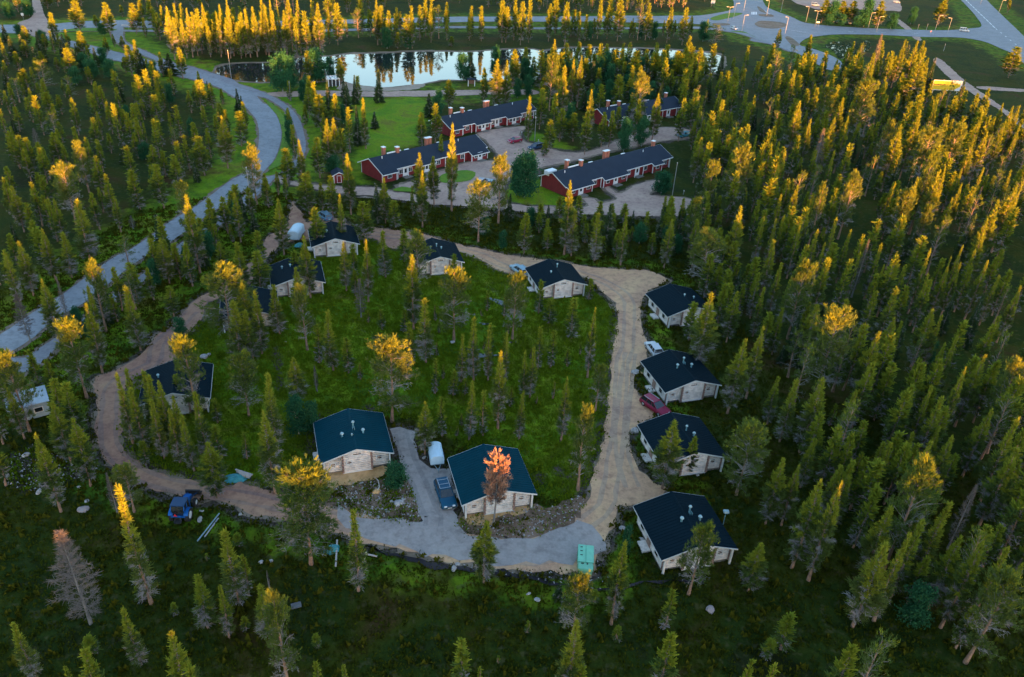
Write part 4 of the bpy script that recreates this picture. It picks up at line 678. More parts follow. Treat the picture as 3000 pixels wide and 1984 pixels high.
# ---------------------------------------------------------------- log cabins
def roofm(name, col):
    return mat(name, col, .7, .0, .12, .5, spec=.06)
ROOF_T = roofm('teal_roof_metal', (.001,.037,.055)); ROOF_D = roofm('dark_blue_roof_metal', (.003,.013,.020))
LOG = mat('pale_log', (.68,.60,.54), .85, var=.3, scale=1.6); LOGE = mat('log_end_wood', (.27,.17,.135), .9, var=.3, scale=4)
TRIM = mat('pale_trim_paint', (.62,.60,.58), .7, var=.1); GLASS = mat('window_glass', (.02,.025,.03), .08, spec=.9, var=.1)
CONC = mat('concrete', (.17,.15,.13), .95); PIPE = mat('pipe_metal', (.16,.33,.38), .5, .3); DWOOD = mat('dark_window_wood', (.17,.08,.05), .8)
CAPM = mat('pipe_cap', (.30,.42,.45), .5, .2)
CW, CL, EZ, RZC = 8.95, 8.45, 2.35, 3.80
def cabin(name, label, cx, cy, ang, roofmat, vents, ladder=False):
    t = thing(name, label, 'cabin', cx, cy, rad(ang), 'log cabins round the ring track')
    hw, hl = 3.95, 3.55; slope = (RZC-EZ)/(CW/2)
    topz = lambda x: RZC - abs(x)*slope - .16
    base = MB(); base.box(-hw-.02, hw+.02, -hl-.02, hl+.02, -.1, .32); base.box(-1.75, 1.75, -hl-.5, -hl+.1, -.1, .30); base.build('foundation', CONC, t)
    def wall(x0, x1, y, zlo=.3):
        k = MB(); z = zlo; hgt = .29; i = 0
        while z < RZC-.35:
            zm = z+hgt*.8; lim = (RZC-.16-zm)/slope
            a, b = max(x0, -lim), min(x1, lim)
            if b-a > .25: k.prism([(y-.04, z+.0), (y-.11, z+.05), (y-.13, z+.12), (y-.11, z+hgt-.09), (y-.04, z+hgt-.055), (y+.08, z+hgt-.055), (y+.08, z+.0)], a, b, 'x')
            z += hgt; i += 1
        return k
    def sidewall(x, s):
        k = MB(); z = .3
        while z < topz(x)-.12:
            k.prism([(x+s*.06, z+.01), (x+s*.10, z+.06), (x+s*.10, z+.16), (x+s*.06, z+.205), (x-s*.08, z+.205), (x-s*.08, z+.01)], -hl, hl, 'y'); z += .21
        return k
    def rot(k): k.v = [(v[0], v[1], v[2]) for v in k.v]; return k
    f1 = wall(-hw, -1.75, -hl); f2 = wall(1.75, hw, -hl); f3 = wall(-1.75, 1.75, -hl-.42, .28)
    f1.build('log_wall', LOG, t); f2.build('log_wall', LOG, t); f3.build('log_wall', LOG, t)
    k = MB(); k.add(*[(lambda m: (m.v, m.f))(wall(-hw, hw, hl))][0]); k.build('log_wall', LOG, t)
    for s in (-1, 1):
        q = MB(); z = .3
        while z < topz(hw)-.12:
            q.prism([(s*(hw+.03), z+.0), (s*(hw+.10), z+.05), (s*(hw+.12), z+.12), (s*(hw+.10), z+.20), (s*(hw+.03), z+.235), (s*(hw-.08), z+.235), (s*(hw-.08), z+.0)], -hl, hl, 'y'); z += .29
        q.build('log_wall', LOG, t)
    for s in (-1, 1):                                  # side walls of the front bay
        k = MB(); z = .3
        while z < topz(1.75)-.2: k.box(s*1.75-.07, s*1.75+.07, -hl-.40, -hl+.05, z, z+.2); z += .21
        k.build('log_wall', LOG, t)
    for x in (-hw, -1.75, 1.75, hw):                   # crossing log ends
        k = MB(); z = .3; n = 0; y = -hl if abs(x) > 2 else -hl-.42
        while z < topz(x)-.1:
            L = .34 if n % 2 else .26; k.box(x-.12, x+.12, y-L, y-.06, z, z+.17); z += .21; n += 1
        k.build('log_ends', LOGE, t, .02)
    for s in (-1, 1):
        k = MB(); k.box(s*(hw)-.1, s*(hw)+.1, -hl-.62, -hl-.42, 0, EZ+.05); k.build('post', TRIM, t)
    k = MB(); k.box(-1.8, 1.8, -hl-.58, -hl-.44, .16, .34); k.build('sill_beam', TRIM, t)
    for wx, wz, ww, wh, y in ((-2.9, 1.15, .55, .5, -hl), (-.95, 1.5, .5, .5, -hl-.42), (0, 2.75, .95, .42, -hl-.42), (2.75, 1.2, .55, .6, -hl), (2.0, 1.2, .9, .9, hl+.12), (-2.0, 1.2, .9, .9, hl+.12)):
        sg = 1 if y > 0 else -1; y0, y1 = (y-.14, y-.05) if sg < 0 else (y-.02, y+.06)
        k = MB(); e = .11
        for a in ((wx-ww/2-e, wx-ww/2, wz-e, wz+wh+e), (wx+ww/2, wx+ww/2+e, wz-e, wz+wh+e), (wx-ww/2, wx+ww/2, wz-e, wz), (wx-ww/2, wx+ww/2, wz+wh, wz+wh+e)): k.box(a[0], a[1], y0, y1, a[2], a[3])
        f = k.build('window', TRIM, t); g = MB(); g.box(wx-ww/2, wx+ww/2, y0+.03, y1-.01, wz, wz+wh); g.build('pane', GLASS, f)
        g = MB(); g.box(wx-.02, wx+.02, y0+.01, y0+.03, wz, wz+wh); g.box(wx-ww/2, wx+ww/2, y0+.012, y0+.028, wz+wh*.55, wz+wh*.55+.03); g.build('window_bar', DWOOD, f)
    for wy in (-2.2, 1.9):
        k = MB(); k.box(-hw-.17, -hw-.08, wy-.5, wy+.5, .9, 1.8); f = k.build('window', TRIM, t); g = MB(); g.box(-hw-.19, -hw-.165, wy-.4, wy+.4, 1., 1.7); g.build('pane', GLASS, f)
    k = MB(); k.box(-hw-.17, -hw-.08, -.5, .45, .32, 2.1); dr = k.build('door', LOGE, t); g = MB(); g.box(-hw-.2, -hw-.17, .3, .36, 1.1, 1.25); g.build('handle', TRIM, dr)
    k = MB(); k.box(-hw-1.1, -hw-.12, -.8, .8, 0, .26); k.build('step', LOG, t)
    # roof: two slabs with standing seams from ridge to eave
    k = MB(); h2 = CW/2
    for s in (-1, 1):
        th = .10; k.prism([(0, RZC), (s*h2, EZ), (s*h2, EZ-th), (0, RZC-th)], -CL/2, CL/2, 'y')
        y = -CL/2+.25
        while y < CL/2-.1:
            k.prism([(0, RZC+.035), (s*(h2-.005), EZ+.035), (s*(h2-.005), EZ-.01), (0, RZC-.01)], y-.022, y+.022, 'y'); y += .42
    rf = k.build('roof', roofmat, t)
    k = MB(); k.prism([(-.16, RZC+.0), (0, RZC+.07), (.16, RZC+.0), (.16, RZC-.05), (-.16, RZC-.05)], -CL/2-.01, CL/2+.01, 'y'); k.build('ridge_cap', roofmat, rf)
    for s in (-1, 1):
        for y in (-CL/2-.04, CL/2+.0):
            k = MB(); k.prism([(0, RZC-.01), (s*h2, EZ-.01), (s*h2, EZ-.19), (0, RZC-.19)], y, y+.04, 'y'); k.build('bargeboard', TRIM, t)
        k = MB(); k.box(s*h2-.05 if s > 0 else s*h2-.05, s*h2+.05, -CL/2, CL/2, EZ-.20, EZ-.11); k.build('gutter', TRIM, t)
    for vx, vy, r, h in vents:
        z0 = RZC-abs(vx)*slope-.05; k = MB(); k.cone((vx, vy, z0), (vx, vy, z0+h), r, r*.9, 12); v = k.build('vent_pipe', PIPE, rf)
        k = MB(); k.cone((vx, vy, z0+h), (vx, vy, z0+h+.14), r*1.9, r*1.3, 12); k.build('vent_cap', CAPM, v)
        if h > .8:
            k = MB(); k.box(vx-.14, vx-.1, vy-.5, vy-.1, z0, z0+.35); k.box(vx+.1, vx+.14, vy-.5, vy-.1, z0, z0+.35); k.build('roof_step', PIPE, rf)
    return t
V0 = [(-1.35, -.9, .13, .55), (1.25, -.75, .13, .55), (.15, .1, .11, .95), (-.2, -1.5, .07, .3)]
V1 = [(-.9, -.3, .12, .6), (1.35, -.4, .12, .6), (.5, .6, .10, .9)]
V2 = [(-2.3, 1., .11, .45), (-.9, .6, .11, .45)]
for x, y, a, m_, vs, lb in (
    (-19.33, 77.66, 18.7, ROOF_T, V0, 'teal-roofed pale log cabin on the left side of the short grey driveway'),
    (-1.57, 71.9, 16.8, ROOF_T, [(1.3, -.2, .13, .55), (.4, .4, .11, .8)], 'teal-roofed pale log cabin right of the driveway, rust-brown pine in front of its gable'),
    (24.98, 96.83, 18, ROOF_D, V1, 'dark-roofed log cabin with a white car at its back left corner'),
    (22.65, 80.74, 15, ROOF_D, [(1.2, -.6, .12, .5), (.5, .3, .1, .8)], 'dark-roofed log cabin with red car behind it and two pines before its roof'),
    (20.49, 65.13, 15, ROOF_D, [(-.7, -.3, .13, .55), (1.6, -.2, .13, .55), (.8, .9, .11, .9)], 'dark-roofed log cabin lowest in the picture, right of the mint green container'),
    (28.36, 119., 19, ROOF_D, [(.3, -.5, .1, .4), (2.1, -.6, .1, .4)], 'dark-roofed log cabin on its own right of the ring road fork'),
    (7.21, 126.3, 18, ROOF_D, [(-1.2, -.6, .1, .35), (.4, .8, .1, .7)], 'dark-roofed log cabin with a pale blue car at its left corner'),
    (-14.97, 132.71, 17, ROOF_D, [(-1., .2, .1, .4), (.9, -.4, .1, .4), (.1, .1, .09, .6)], 'dark-roofed log cabin with green grass behind it, just below the upper track'),
    (-35.26, 137.97, 18, ROOF_D, [(-1.2, -.2, .11, .4)], 'dark-roofed log cabin right of the covered silver caravan'),
    (-38.01, 121.56, 19, ROOF_D, V2, 'dark-roofed log cabin with two white vents, in front of the caravan cabin'),
    (-42.49, 109.67, 18, ROOF_D, V2[:1], 'dark-roofed log cabin mostly hidden behind the largest pine'),
    (-45.2, 86.98, 17, ROOF_D, V2[:1], 'leftmost dark-roofed log cabin on the inside of the ring road bend')):
    cabin('log_cabin', lb, x, y, a, m_, vs)

# ---------------------------------------------------------------- red row houses
RED = mat('red_board', (.20,.018,.020), .85, var=.25, scale=2.); RWH = mat('white_board_paint', (.72,.70,.70), .7, var=.08)
RROOF = mat('slate_blue_roof', (.022,.032,.050), .8, spec=.15, var=.1, scale=.4); BRICK = mat('chimney_brick', (.38,.13,.085), .9, var=.2, scale=5); SNOW = mat('white_metal_cap', (.75,.75,.76), .5, var=.05)
def row_house(label, x, y, ang, L, ext, chim, box=False):
    """origin: left end of the ridge; ridge runs along +X, the entrances face -Y"""
    t = thing('row_house', label, 'row house', x, y, ang, 'red row houses round the gravel yard')
    D, EZ_, RG = 4.7, 2.55, 4.7; sl_ = (RG-EZ_)/D; hx0, hx1 = .7, L-.7
    def rz_(yy): return RG-abs(yy)*sl_
    def planks(k, x0, x1, y0, y1):                     # board wall as a gable-topped prism
        return k
    k = MB(); k.prism([(-D+.6, 0), (D-.6, 0), (D-.6, rz_(D-.6)-.15), (0, RG-.2), (-D+.6, rz_(D-.6)-.15)], hx0, hx1, 'x'); k.build('wall', RED, t)
    for a, b, e in ext:                                # front extensions under a drawn-down roof
        k = MB(); yf = -D+.6-e; k.prism([(yf, 0), (-D+.65, 0), (-D+.65, rz_(D-.6)-.17), (yf, rz_(yf)-.17)], a+.25, b-.25, 'x'); k.build('wall', RED, t)
        for xx in (a+.25, b-.25):
            k = MB(); k.box(xx-.09, xx+.09, yf-.05, yf+.11, 0, rz_(yf)-.16); k.build('corner_board', RWH, t)
    k = MB(); th = .14
    k.prism([(0, RG), (D, EZ_), (D, EZ_-th), (0, RG-th)], 0, L, 'x'); k.prism([(0, RG), (-D, EZ_), (-D, EZ_-th), (0, RG-th)], 0, L, 'x')
    for a, b, e in ext: k.prism([(-D+.01, rz_(D)+.002), (-D-e, rz_(D+e)+.002), (-D-e, rz_(D+e)-th), (-D+.01, rz_(D)-th)], a, b, 'x')
    rf = k.build('roof', RROOF, t)
    for xx in (-.03, L):
        for s in (-1, 1):
            k = MB(); k.prism([(0, RG+.02), (s*D, EZ_+.02), (s*D, EZ_-.20), (0, RG-.20)], xx, xx+.04, 'x'); k.build('bargeboard', RWH, t)
    prev = 0.; edges = []
    for a, b, e in sorted(ext): 
        if a > prev: edges.append((prev, a, 0))
        edges.append((a, b, e)); prev = b
    if prev < L: edges.append((prev, L, 0))
    for a, b, e in edges:
        k = MB(); k.box(a, b, -D-e-.05, -D-e, rz_(D+e)-.18, rz_(D+e)+.02); k.build('fascia', RWH, t)
        if e: 
            for xx in (a-.03, b): k = MB(); k.prism([(-D, rz_(D)+.02), (-D-e, rz_(D+e)+.02), (-D-e, rz_(D+e)-.2), (-D, rz_(D)-.2)], xx, xx+.03, 'x'); k.build('bargeboard', RWH, t)
        yf = -D+.6-e-.04; w_ = b-a
        if w_ > 5: spots = [('w', a+1.6), ('d', a+w_*.5), ('w', b-1.6)]
        elif w_ > 2.6: spots = [('w', (a+b)/2)]
        else: spots = []
        for kd, xx in spots:
            if kd == 'w':
                k = MB(); k.box(xx-.62, xx+.62, yf-.05, yf+.02, .85, 2.0); f = k.build('window', RWH, t)
                g = MB(); g.box(xx-.50, xx-.04, yf-.07, yf-.051, .95, 1.9); g.box(xx+.04, xx+.50, yf-.07, yf-.051, .95, 1.9); g.build('pane', GLASS, f)
            else:
                k = MB(); k.box(xx-.8, xx+.8, yf-.06, yf+.02, .1, 2.1); f = k.build('door', RWH, t); g = MB(); g.box(xx-.35, xx+.3, yf-.075, yf-.061, .9, 1.9); g.build('pane', GLASS, f)
                k = MB(); k.box(xx-1.2, xx+1.2, yf-1.5, yf-.08, 0, .16); k.build('porch_step', CONC, t)
        for xx in np.arange(a+.3, b, 3.1) if not e else (): k = MB(); k.box(xx-.07, xx+.07, -D-.02, -D+.1, 0, EZ_-.16); k.build('post', RWH, t)
    for s in (-1, 1):
        for xx in (hx0-.02, hx1-.14):
            k = MB(); k.box(xx, xx+.16, s*(D-.6)-.1, s*(D-.6)+.1, 0, rz_(D-.6)-.2); k.build('corner_board', RWH, t)
    for wx in np.arange(4, L-3, 5.2):
        k = MB(); k.box(wx-.6, wx+.6, D-.62, D-.55, .9, 2.); f = k.build('window', RWH, t); g = MB(); g.box(wx-.5, wx+.5, D-.55, D-.53, 1., 1.9); g.build('pane', GLASS, f)
    for cx_, cy_, n_ in chim:
        for i in range(n_):
            xx = cx_+i*.95; z0 = rz_(cy_)-.25; k = MB(); k.box(xx-.38, xx+.38, cy_-.4, cy_+.4, z0, RG+1.15); v = k.build('chimney', BRICK, rf, .02)
            k = MB(); k.box(xx-.46, xx+.46, cy_-.48, cy_+.48, RG+1.152, RG+1.3); k.build('chimney_cap', SNOW, v)
    for xx in (3.2, L*.8): k = MB(); k.cone((xx, -.9, rz_(.9)-.1), (xx, -.9, rz_(.9)+.55), .1, .1, 8); k.build('vent_pipe', SNOW, rf)
    for xx in (L*.32, L*.62): k = MB(); k.box(xx, xx+1.3, .15, .5, rz_(.3)+.02, rz_(.3)+.16); k.build('roof_ladder', SNOW, rf)
    if box: k = MB(); k.box(.5, 3.2, 1.6, 3.2, rz_(3.2)+.0, rz_(1.6)+.35); k.build('roof_box', SNOW, rf, .06)
    k = MB(); k.box(5.5, 9.6, .2, .45, RG-.05, RG+.18); k.build('snow_guard', SNOW, rf)
    return t
ext1 = [(.0, 4.6, .9), (10.5, 16., .9), (27., 32.8, 1.6)]
row_house('dark-roofed red row house at the front left of the yard, nearest the small red shed', -35.8, 177.6, rad(45.5), 33.4, ext1, [(5.6, 1.8, 1), (8.3, .0, 1), (18.5, 1.6, 2)])
row_house('dark-roofed red row house at the back left of the yard, close to the pond', -23.4, 215.6, rad(45.7), 34., [(.2, 4.5, .9), (9, 15, .9), (21, 27, 1.)], [(5.6, 1.8, 1), (8.3, .0, 1), (18.5, 1.6, 2)])
row_house('dark-roofed red row house at the front right with a white box on its roof', 7.13, 174.9, rad(43.2), 39., [(.3, 8.6, 1.2), (12.2, 21., 1.1), (30.5, 34.5, 1.)], [(6.6, 1.9, 1), (9.4, .0, 1), (19.5, 1.6, 2), (36.5, .3, 1)], True)
row_house('dark-roofed red row house at the back right, half hidden by gold pines', 21.3, 233.5, rad(38.5), 33., [(.3, 6, .9), (14, 20, 1.)], [(6, 1.9, 1), (8.6, .0, 1), (29.5, .6, 1)])
# small red shed
g = G(992, 530); t = thing('shed', 'small red shed with dark roof and white door frame', 'shed', g[0], g[1], rad(20))
k = MB(); k.prism([(-1.2, 0), (1.2, 0), (1.2, 1.9), (0, 2.5), (-1.2, 1.9)], -1.5, 1.5, 'y'); k.build('wall', RED, t)
k = MB()
for s in (-1, 1): k.prism([(0, 2.66), (s*1.6, 1.86), (s*1.6, 1.76), (0, 2.56)], -1.8, 1.8, 'y')
k.build('roof', RROOF, t)
for s in (-1, 1): k = MB(); k.prism([(0, 2.68), (s*1.62, 1.88), (s*1.62, 1.7), (0, 2.5)], -1.86, -1.802, 'y'); k.build('bargeboard', RWH, t)
for s in (-1, 1): k = MB(); k.box(s*1.2-.1, s*1.2+.1, -1.6, -1.42, 0, 1.85); k.build('corner_board', RWH, t)
k = MB(); k.box(-.5, .5, -1.56, -1.5, .05, 1.8); dd = k.build('door', RWH, t); k = MB(); k.box(-.4, .4, -1.59, -1.561, .15, 1.7); k.build('door_panel', RED, dd)
# ---------------------------------------------------------------- vehicles
TYRE = mat('tyre_rubber', (.015,.015,.016), .9); RIM = mat('wheel_rim', (.45,.46,.48), .35, .7, var=.1); LAMP = mat('head_lamp_glass', (.75,.77,.8), .15, var=.05); TAILL = mat('tail_lamp_glass', (.35,.01,.012), .25)
BLK = mat('black_plastic', (.02,.02,.022), .6); PLATE = mat('number_plate', (.7,.7,.7), .6, var=.05)
def paint(n_, c): return mat(n_, tuple(v*.8 for v in c), .4, .0, .05, 1., spec=.25, coat=.12)
def wheel(parent, x, y, r=.33, w_=.22, rimm=None, rr=.62):
    s = 1 if y > 0 else -1; k = MB(); k.cone((x, y-w_/2, r), (x, y+w_/2, r), r, r, 18); o = k.build('wheel', TYRE, parent, 0)
    k = MB(); k.cone((x, y+s*(w_/2+.002), r), (x, y+s*(w_/2+.02), r), r*rr, r*rr*.9, 14); k.build('rim', rimm or RIM, o); return o
def car(label, px, py, ang, col, kind='estate', cat='car', z=.08, group=None, rack=False, name='parked_car', g=None):
    """front of the car points along +X"""
    g = G(px, py) if g is None else g; t = thing(name, label, cat, g[0], g[1], ang, group, z); pm = paint('paint_%02x%02x%02x' % tuple(int(c*255) for c in col), col)
    L, W, H = {'estate': (4.75, 1.82, 1.48), 'hatch': (4.1, 1.74, 1.48), 'van': (4.9, 1.9, 1.95), 'suv': (4.7, 1.9, 1.7)}[kind]; h = L/2
    low = {'estate': [(-h, .35), (-h, .80), (-h+.08, .92), (.75, .93), (h-.35, .80), (h-.03, .66), (h, .35), (h-.15, .22), (-h+.15, .22)],
           'van': [(-h, .35), (-h, .98), (h-1.2, 1.0), (h-.25, .86), (h, .7), (h, .35), (h-.15, .22), (-h+.15, .22)]}.get(kind, [(-h, .35), (-h, .86), (-h+.08, .95), (.8, .95), (h-.3, .84), (h-.02, .68), (h, .35), (h-.15, .24), (-h+.15, .24)])
    n = len(low); k = MB(); ys = [(-W/2, .0), (-W/2+.10, .06), (W/2-.10, .06), (W/2, .0)]
    def ring(y, grow): cz = .6; return [(x*(1 if grow else .975), y, cz+(z_-cz)*(1.0 if grow else .93)) for x, z_ in low]
    vs = ring(-W/2, 0)+ring(-W/2+.12, 1)+ring(W/2-.12, 1)+ring(W/2, 0); fs = [tuple(range(n)), tuple(range(4*n-1, 3*n-1, -1))]
    for j in range(3): fs += [(j*n+i, j*n+(i+1) % n, (j+1)*n+(i+1) % n, (j+1)*n+i) for i in range(n)]
    k.add(vs, fs); k.build('body', pm, t, .03, True)
    zl, zt = low[3][1]-.03 if kind != 'van' else .97, H-.05
    xb, xf = {'estate': (-h+.12, 1.05), 'hatch': (-h+.1, 1.0), 'van': (-h+.06, h-1.0), 'suv': (-h+.1, 1.05)}[kind]; sb, sf = {'estate': (.32, .85), 'hatch': (.35, .8), 'van': (.08, .65), 'suv': (.25, .7)}[kind]
    def frus(z0, z1, i0, i1, e=0): 
        f = lambda z_: (z_-zl)/(zt-zl)
        out = []
        for z_, ins in ((z0, i0), (z1, i1)):
            q = f(z_); a, b, w_ = xb+sb*q-e, xf-sf*q+e, W/2-.09-.17*q+e; out += [(a, -w_, z_), (b, -w_, z_), (b, w_, z_), (a, w_, z_)]
        return out
    k = MB(); k.add(frus(zl, zt, 0, 0), [(0,1,2,3),(7,6,5,4),(0,4,5,1),(1,5,6,2),(2,6,7,3),(3,7,4,0)]); k.build('windows', GLASS, t, .03)
    k = MB(); a = frus(zt-.01, zt+.05, 0, 0, .015); k.add(a, [(0,1,2,3),(7,6,5,4),(0,4,5,1),(1,5,6,2),(2,6,7,3),(3,7,4,0)]); rf = k.build('roof', pm, t, .02)
    for s in (-1, 1):                                  # pillars
        for q in ((xb+.03, xb+sb+.03), (xb+(xf-xb)*.36, xb+(xf-xb)*.38), (xb+(xf-xb)*.66, xb+(xf-xb)*.62), (xf-.03, xf-sf-.03)): k = MB(); k.bar((q[0], s*(W/2-.075), zl), (q[1], s*(W/2-.245), zt), .07, .05); k.build('pillar', pm, t)
    for s in (-1, 1):
        wheel(t, h-.85, s*(W/2-.1)); wheel(t, -h+.85, s*(W/2-.1))
        k = MB(); k.box(h-.16, h+.012, s*(W/2-.42)-.17, s*(W/2-.42)+.17, .56, .70); k.build('headlight', LAMP, t, .02)
        k = MB(); k.box(-h-.012, -h+.1, s*(W/2-.30)-.14, s*(W/2-.30)+.14, .60, .82); k.build('tail_light', TAILL, t, .02)
        k = MB(); k.box(xf-.35, xf-.2, s*(W/2+.08)-.09, s*(W/2+.08)+.09, zl+.02, zl+.14); k.build('mirror', pm, t, .02)
    k = MB(); k.box(h-.02, h+.02, -.26, .26, .36, .47); k.box(-h-.02, -h+.02, -.26, .26, .45, .56); k.build('number_plate', PLATE, t)
    k = MB(); k.box(h-.03, h+.015, -.4, .4, .49, .56); k.build('grille', BLK, t)
    if rack or kind == 'estate':
        k = MB()
        for s in (-1, 1): k.bar((xb+.5, s*.62, zt+.10), (xf-1., s*.62, zt+.10), .05, .05)
        r_ = k.build('roof_rack', RIM, t)
        if rack:
            for xx in (-1.4, -.6, .1): k = MB(); k.bar((xx, -.62, zt+.14), (xx, .62, zt+.14), .04, .03); k.build('cross_bar', RIM, r_)
    return t
def dirpx(a, b): 
    u, v = G(*a), G(*b); return math.atan2((v-u)[1], (v-u)[0])
car('dark teal estate car with silver roof bars parked on the grey driveway', 1310, 1452, dirpx((1290,1400),(1322,1492)), (.0,.075,.15), rack=True, g=np.array([-6.9, 70.2]))
car('red estate car parked behind a cabin roof on the right side of the track', 1918, 1200, dirpx((1893,1180),(1942,1215)), (.30,.012,.05))
car('white hatchback parked at the back left corner of a dark-roofed cabin', 1914, 1032, dirpx((1930,1045),(1908,1015)), (.62,.64,.67), 'hatch')
car('pale blue estate car with red tail light beside the upper cabin', 1522, 800, dirpx((1545,818),(1505,788)), (.36,.52,.60))
car('red hatchback parked in the middle of the row house yard', 1508, 418, dirpx((1530,414),(1490,422)), (.33,.012,.055), 'hatch')
car('dark blue estate car parked at the grass edge behind the red yard car', 1570, 437, dirpx((1592,432),(1550,441)), (.02,.055,.12))
car('silver estate car under the gold tree in the yard, the left one', 1412, 540, dirpx((1400,550),(1425,530)), (.36,.37,.42))
car('blue-grey hatchback with white roof edge under the gold tree, the right one', 1438, 543, dirpx((1430,560),(1442,530)), (.20,.30,.40), 'hatch')
car('blue car by the upper side of the cabin next to the caravan', 950, 640, dirpx((962,648),(938,632)), (.10,.22,.32))
car('teal car half hidden by pines behind the front right row house', 2002, 402, dirpx((2020,398),(1985,404)), (.02,.22,.28), 'hatch')
car('white van driving on the far road near the wide junction', 2824, 93, dirpx((2815,92),(2835,94)), (.70,.72,.74), 'van', cat='van')
car('white car entering the roundabout from the left', 2151, 87, dirpx((2145,85),(2158,89)), (.68,.70,.72), 'hatch')
for i, (x, y, c, lb) in enumerate(((2388, 18, (.45,.52,.6), 'pale blue van at the left end of the far parking ground'), (2424, 22, (.5,.52,.55), 'silver car left of two on the far parking ground'), (2444, 20, (.55,.56,.6), 'silver car right of two on the far parking ground'), (2626, 9, (.7,.71,.72), 'white car at the right end of the far parking ground'))):
    car(lb, x, y, dirpx((2388,18),(2450,24)), c, 'van' if i == 0 else 'hatch', cat='van' if i == 0 else 'car', group='vehicles on the far parking ground')
for i, x in enumerate((2438, 2455, 2472, 2490, 2508)):
    car('pale blue-grey car, %s from the left in the row below the far parking ground' % ['first', 'second', 'third', 'fourth', 'fifth'][i], x, 66+i*1.5, dirpx((2400,80),(2402,66)), (.3,.42,.46), 'hatch', group='cars parked in a row beside the roundabout')

# covered trailers
TARP = mat('pale_blue_tarp', (.42,.55,.63), .45, var=.06, spec=.6); TARPW = mat('white_blue_cover', (.52,.66,.76), .4, var=.06); STEEL = mat('galvanised_steel', (.33,.42,.45), .4, .6)
def trailer(name, label, cat, g, ang, L, W, H, m_, nose=0):
    t = thing(name, label, cat, g[0], g[1], ang, None, .09); k = MB(); n = 7; h = L/2
    prof = [(-W/2, .5), (-W/2, H*.72)] + [(-W/2*cos(i*pi/8), H*.72+(H*.28)*sin(i*pi/8)) for i in range(1, 8)] + [(W/2, H*.72), (W/2, .5)]
    secs = [(-h, .93), (-h+.18, 1.), (h-.3-nose, 1.), (h-nose*.3, .85 if nose else .98), (h, .6 if nose else .96)]; vs = []; m = len(prof)
    for x, s in secs: vs += [(x, y*s, .5+(z_-.5)*s) for y, z_ in prof]
    fs = [tuple(range(m)), tuple(range(len(vs)-1, len(vs)-m-1, -1))] + [(j*m+i, j*m+(i+1) % m, (j+1)*m+(i+1) % m, (j+1)*m+i) for j in range(len(secs)-1) for i in range(m)]
    k.add(vs, fs); k.build('cover', m_, t, 0, False)
    k = MB(); k.box(-h+.05, h-.05, -W/2+.03, W/2-.03, .34, .498); k.build('chassis', STEEL, t)
    for s in (-1, 1): wheel(t, -.1, s*(W/2+.06), .3, .18); k = MB(); k.box(-.5, .3, s*(W/2+.06)-.13, s*(W/2+.06)+.13, .62, .66); k.build('mudguard', BLK, t)
    k = MB(); k.bar((h-.1, -.45, .42), (h+1.15, 0, .42), .07, .08); k.bar((h-.1, .45, .42), (h+1.15, 0, .424), .07, .08); dbar = k.build('drawbar', STEEL, t)
    k = MB(); k.cone((h+1.0, 0, 0), (h+1.0, 0, .7), .04, .04, 8); k.build('jockey_wheel', STEEL, dbar)
    for s in (-1, 1): k = MB(); k.box(-h-.03, -h+.0, s*W*.38-.1, s*W*.38+.1, .4, .49); k.build('tail_light', TAILL, t)
trailer('box_trailer', 'white-blue covered trailer with drawbar parked behind the dark estate car', 'trailer', G(1277, 1340, .4), dirpx((1272,1312),(1283,1368)), 3.1, 1.75, 1.75, TARPW)
trailer('caravan', 'pale blue rounded covered caravan on the gravel left of the upper left cabin', 'caravan', G(870, 688, .5), dirpx((858,705),(885,665)), 5.0, 2.2, 2.3, TARP, .9)

# tractor
TB = paint('tractor_blue', (.005,.12,.42)); TDB = paint('tractor_dark_blue', (.01,.05,.13)); WRIM = mat('white_rim', (.7,.7,.72), .5, var=.05)
g = G(541, 1507); t = thing('tractor', 'blue tractor with white wheel rims and front loader beside the ring road', 'tractor', g[0], g[1], dirpx((524,1530),(556,1465)), None, .05)
k = MB(); k.prism([(.1, .95), (.1, 1.55), (1.5, 1.45), (2.0, 1.3), (2.05, .85), (1.9, .75)], -.38, .38, 'y'); hood = k.build('hood', TB, t, .06)
k = MB(); k.box(2.05, 2.09, -.3, .3, .85, 1.25); k.build('grille', BLK, hood)
k = MB(); k.box(-1.5, 1.9, -.28, .28, .55, .93); k.build('chassis', BLK, t, .03)
k = MB(); k.prism([(-1.35, 1.0), (-1.45, 1.9), (-1.25, 2.38), (.0, 2.38), (.22, 1.6), (.2, 1.0)], -.72, .72, 'y'); k.build('cab_glass', GLASS, t, .03)
k = MB()
for s in (-1, 1):
    for a, b in (((-1.36, 1.), (-1.45, 1.9)), ((-1.45, 1.9), (-1.26, 2.4)), ((.21, 1.), (.22, 1.6)), ((.22, 1.6), (0, 2.4)), ((-.6, 1.), (-.6, 2.4))): k.bar((a[0], s*.73, a[1]), (b[0], s*.73, b[1]), .09, .07)
k.build('cab_frame', TB, t)
k = MB(); k.box(-1.42, .12, -.8, .8, 2.39, 2.52); k.build('cab_roof', TDB, t, .05)
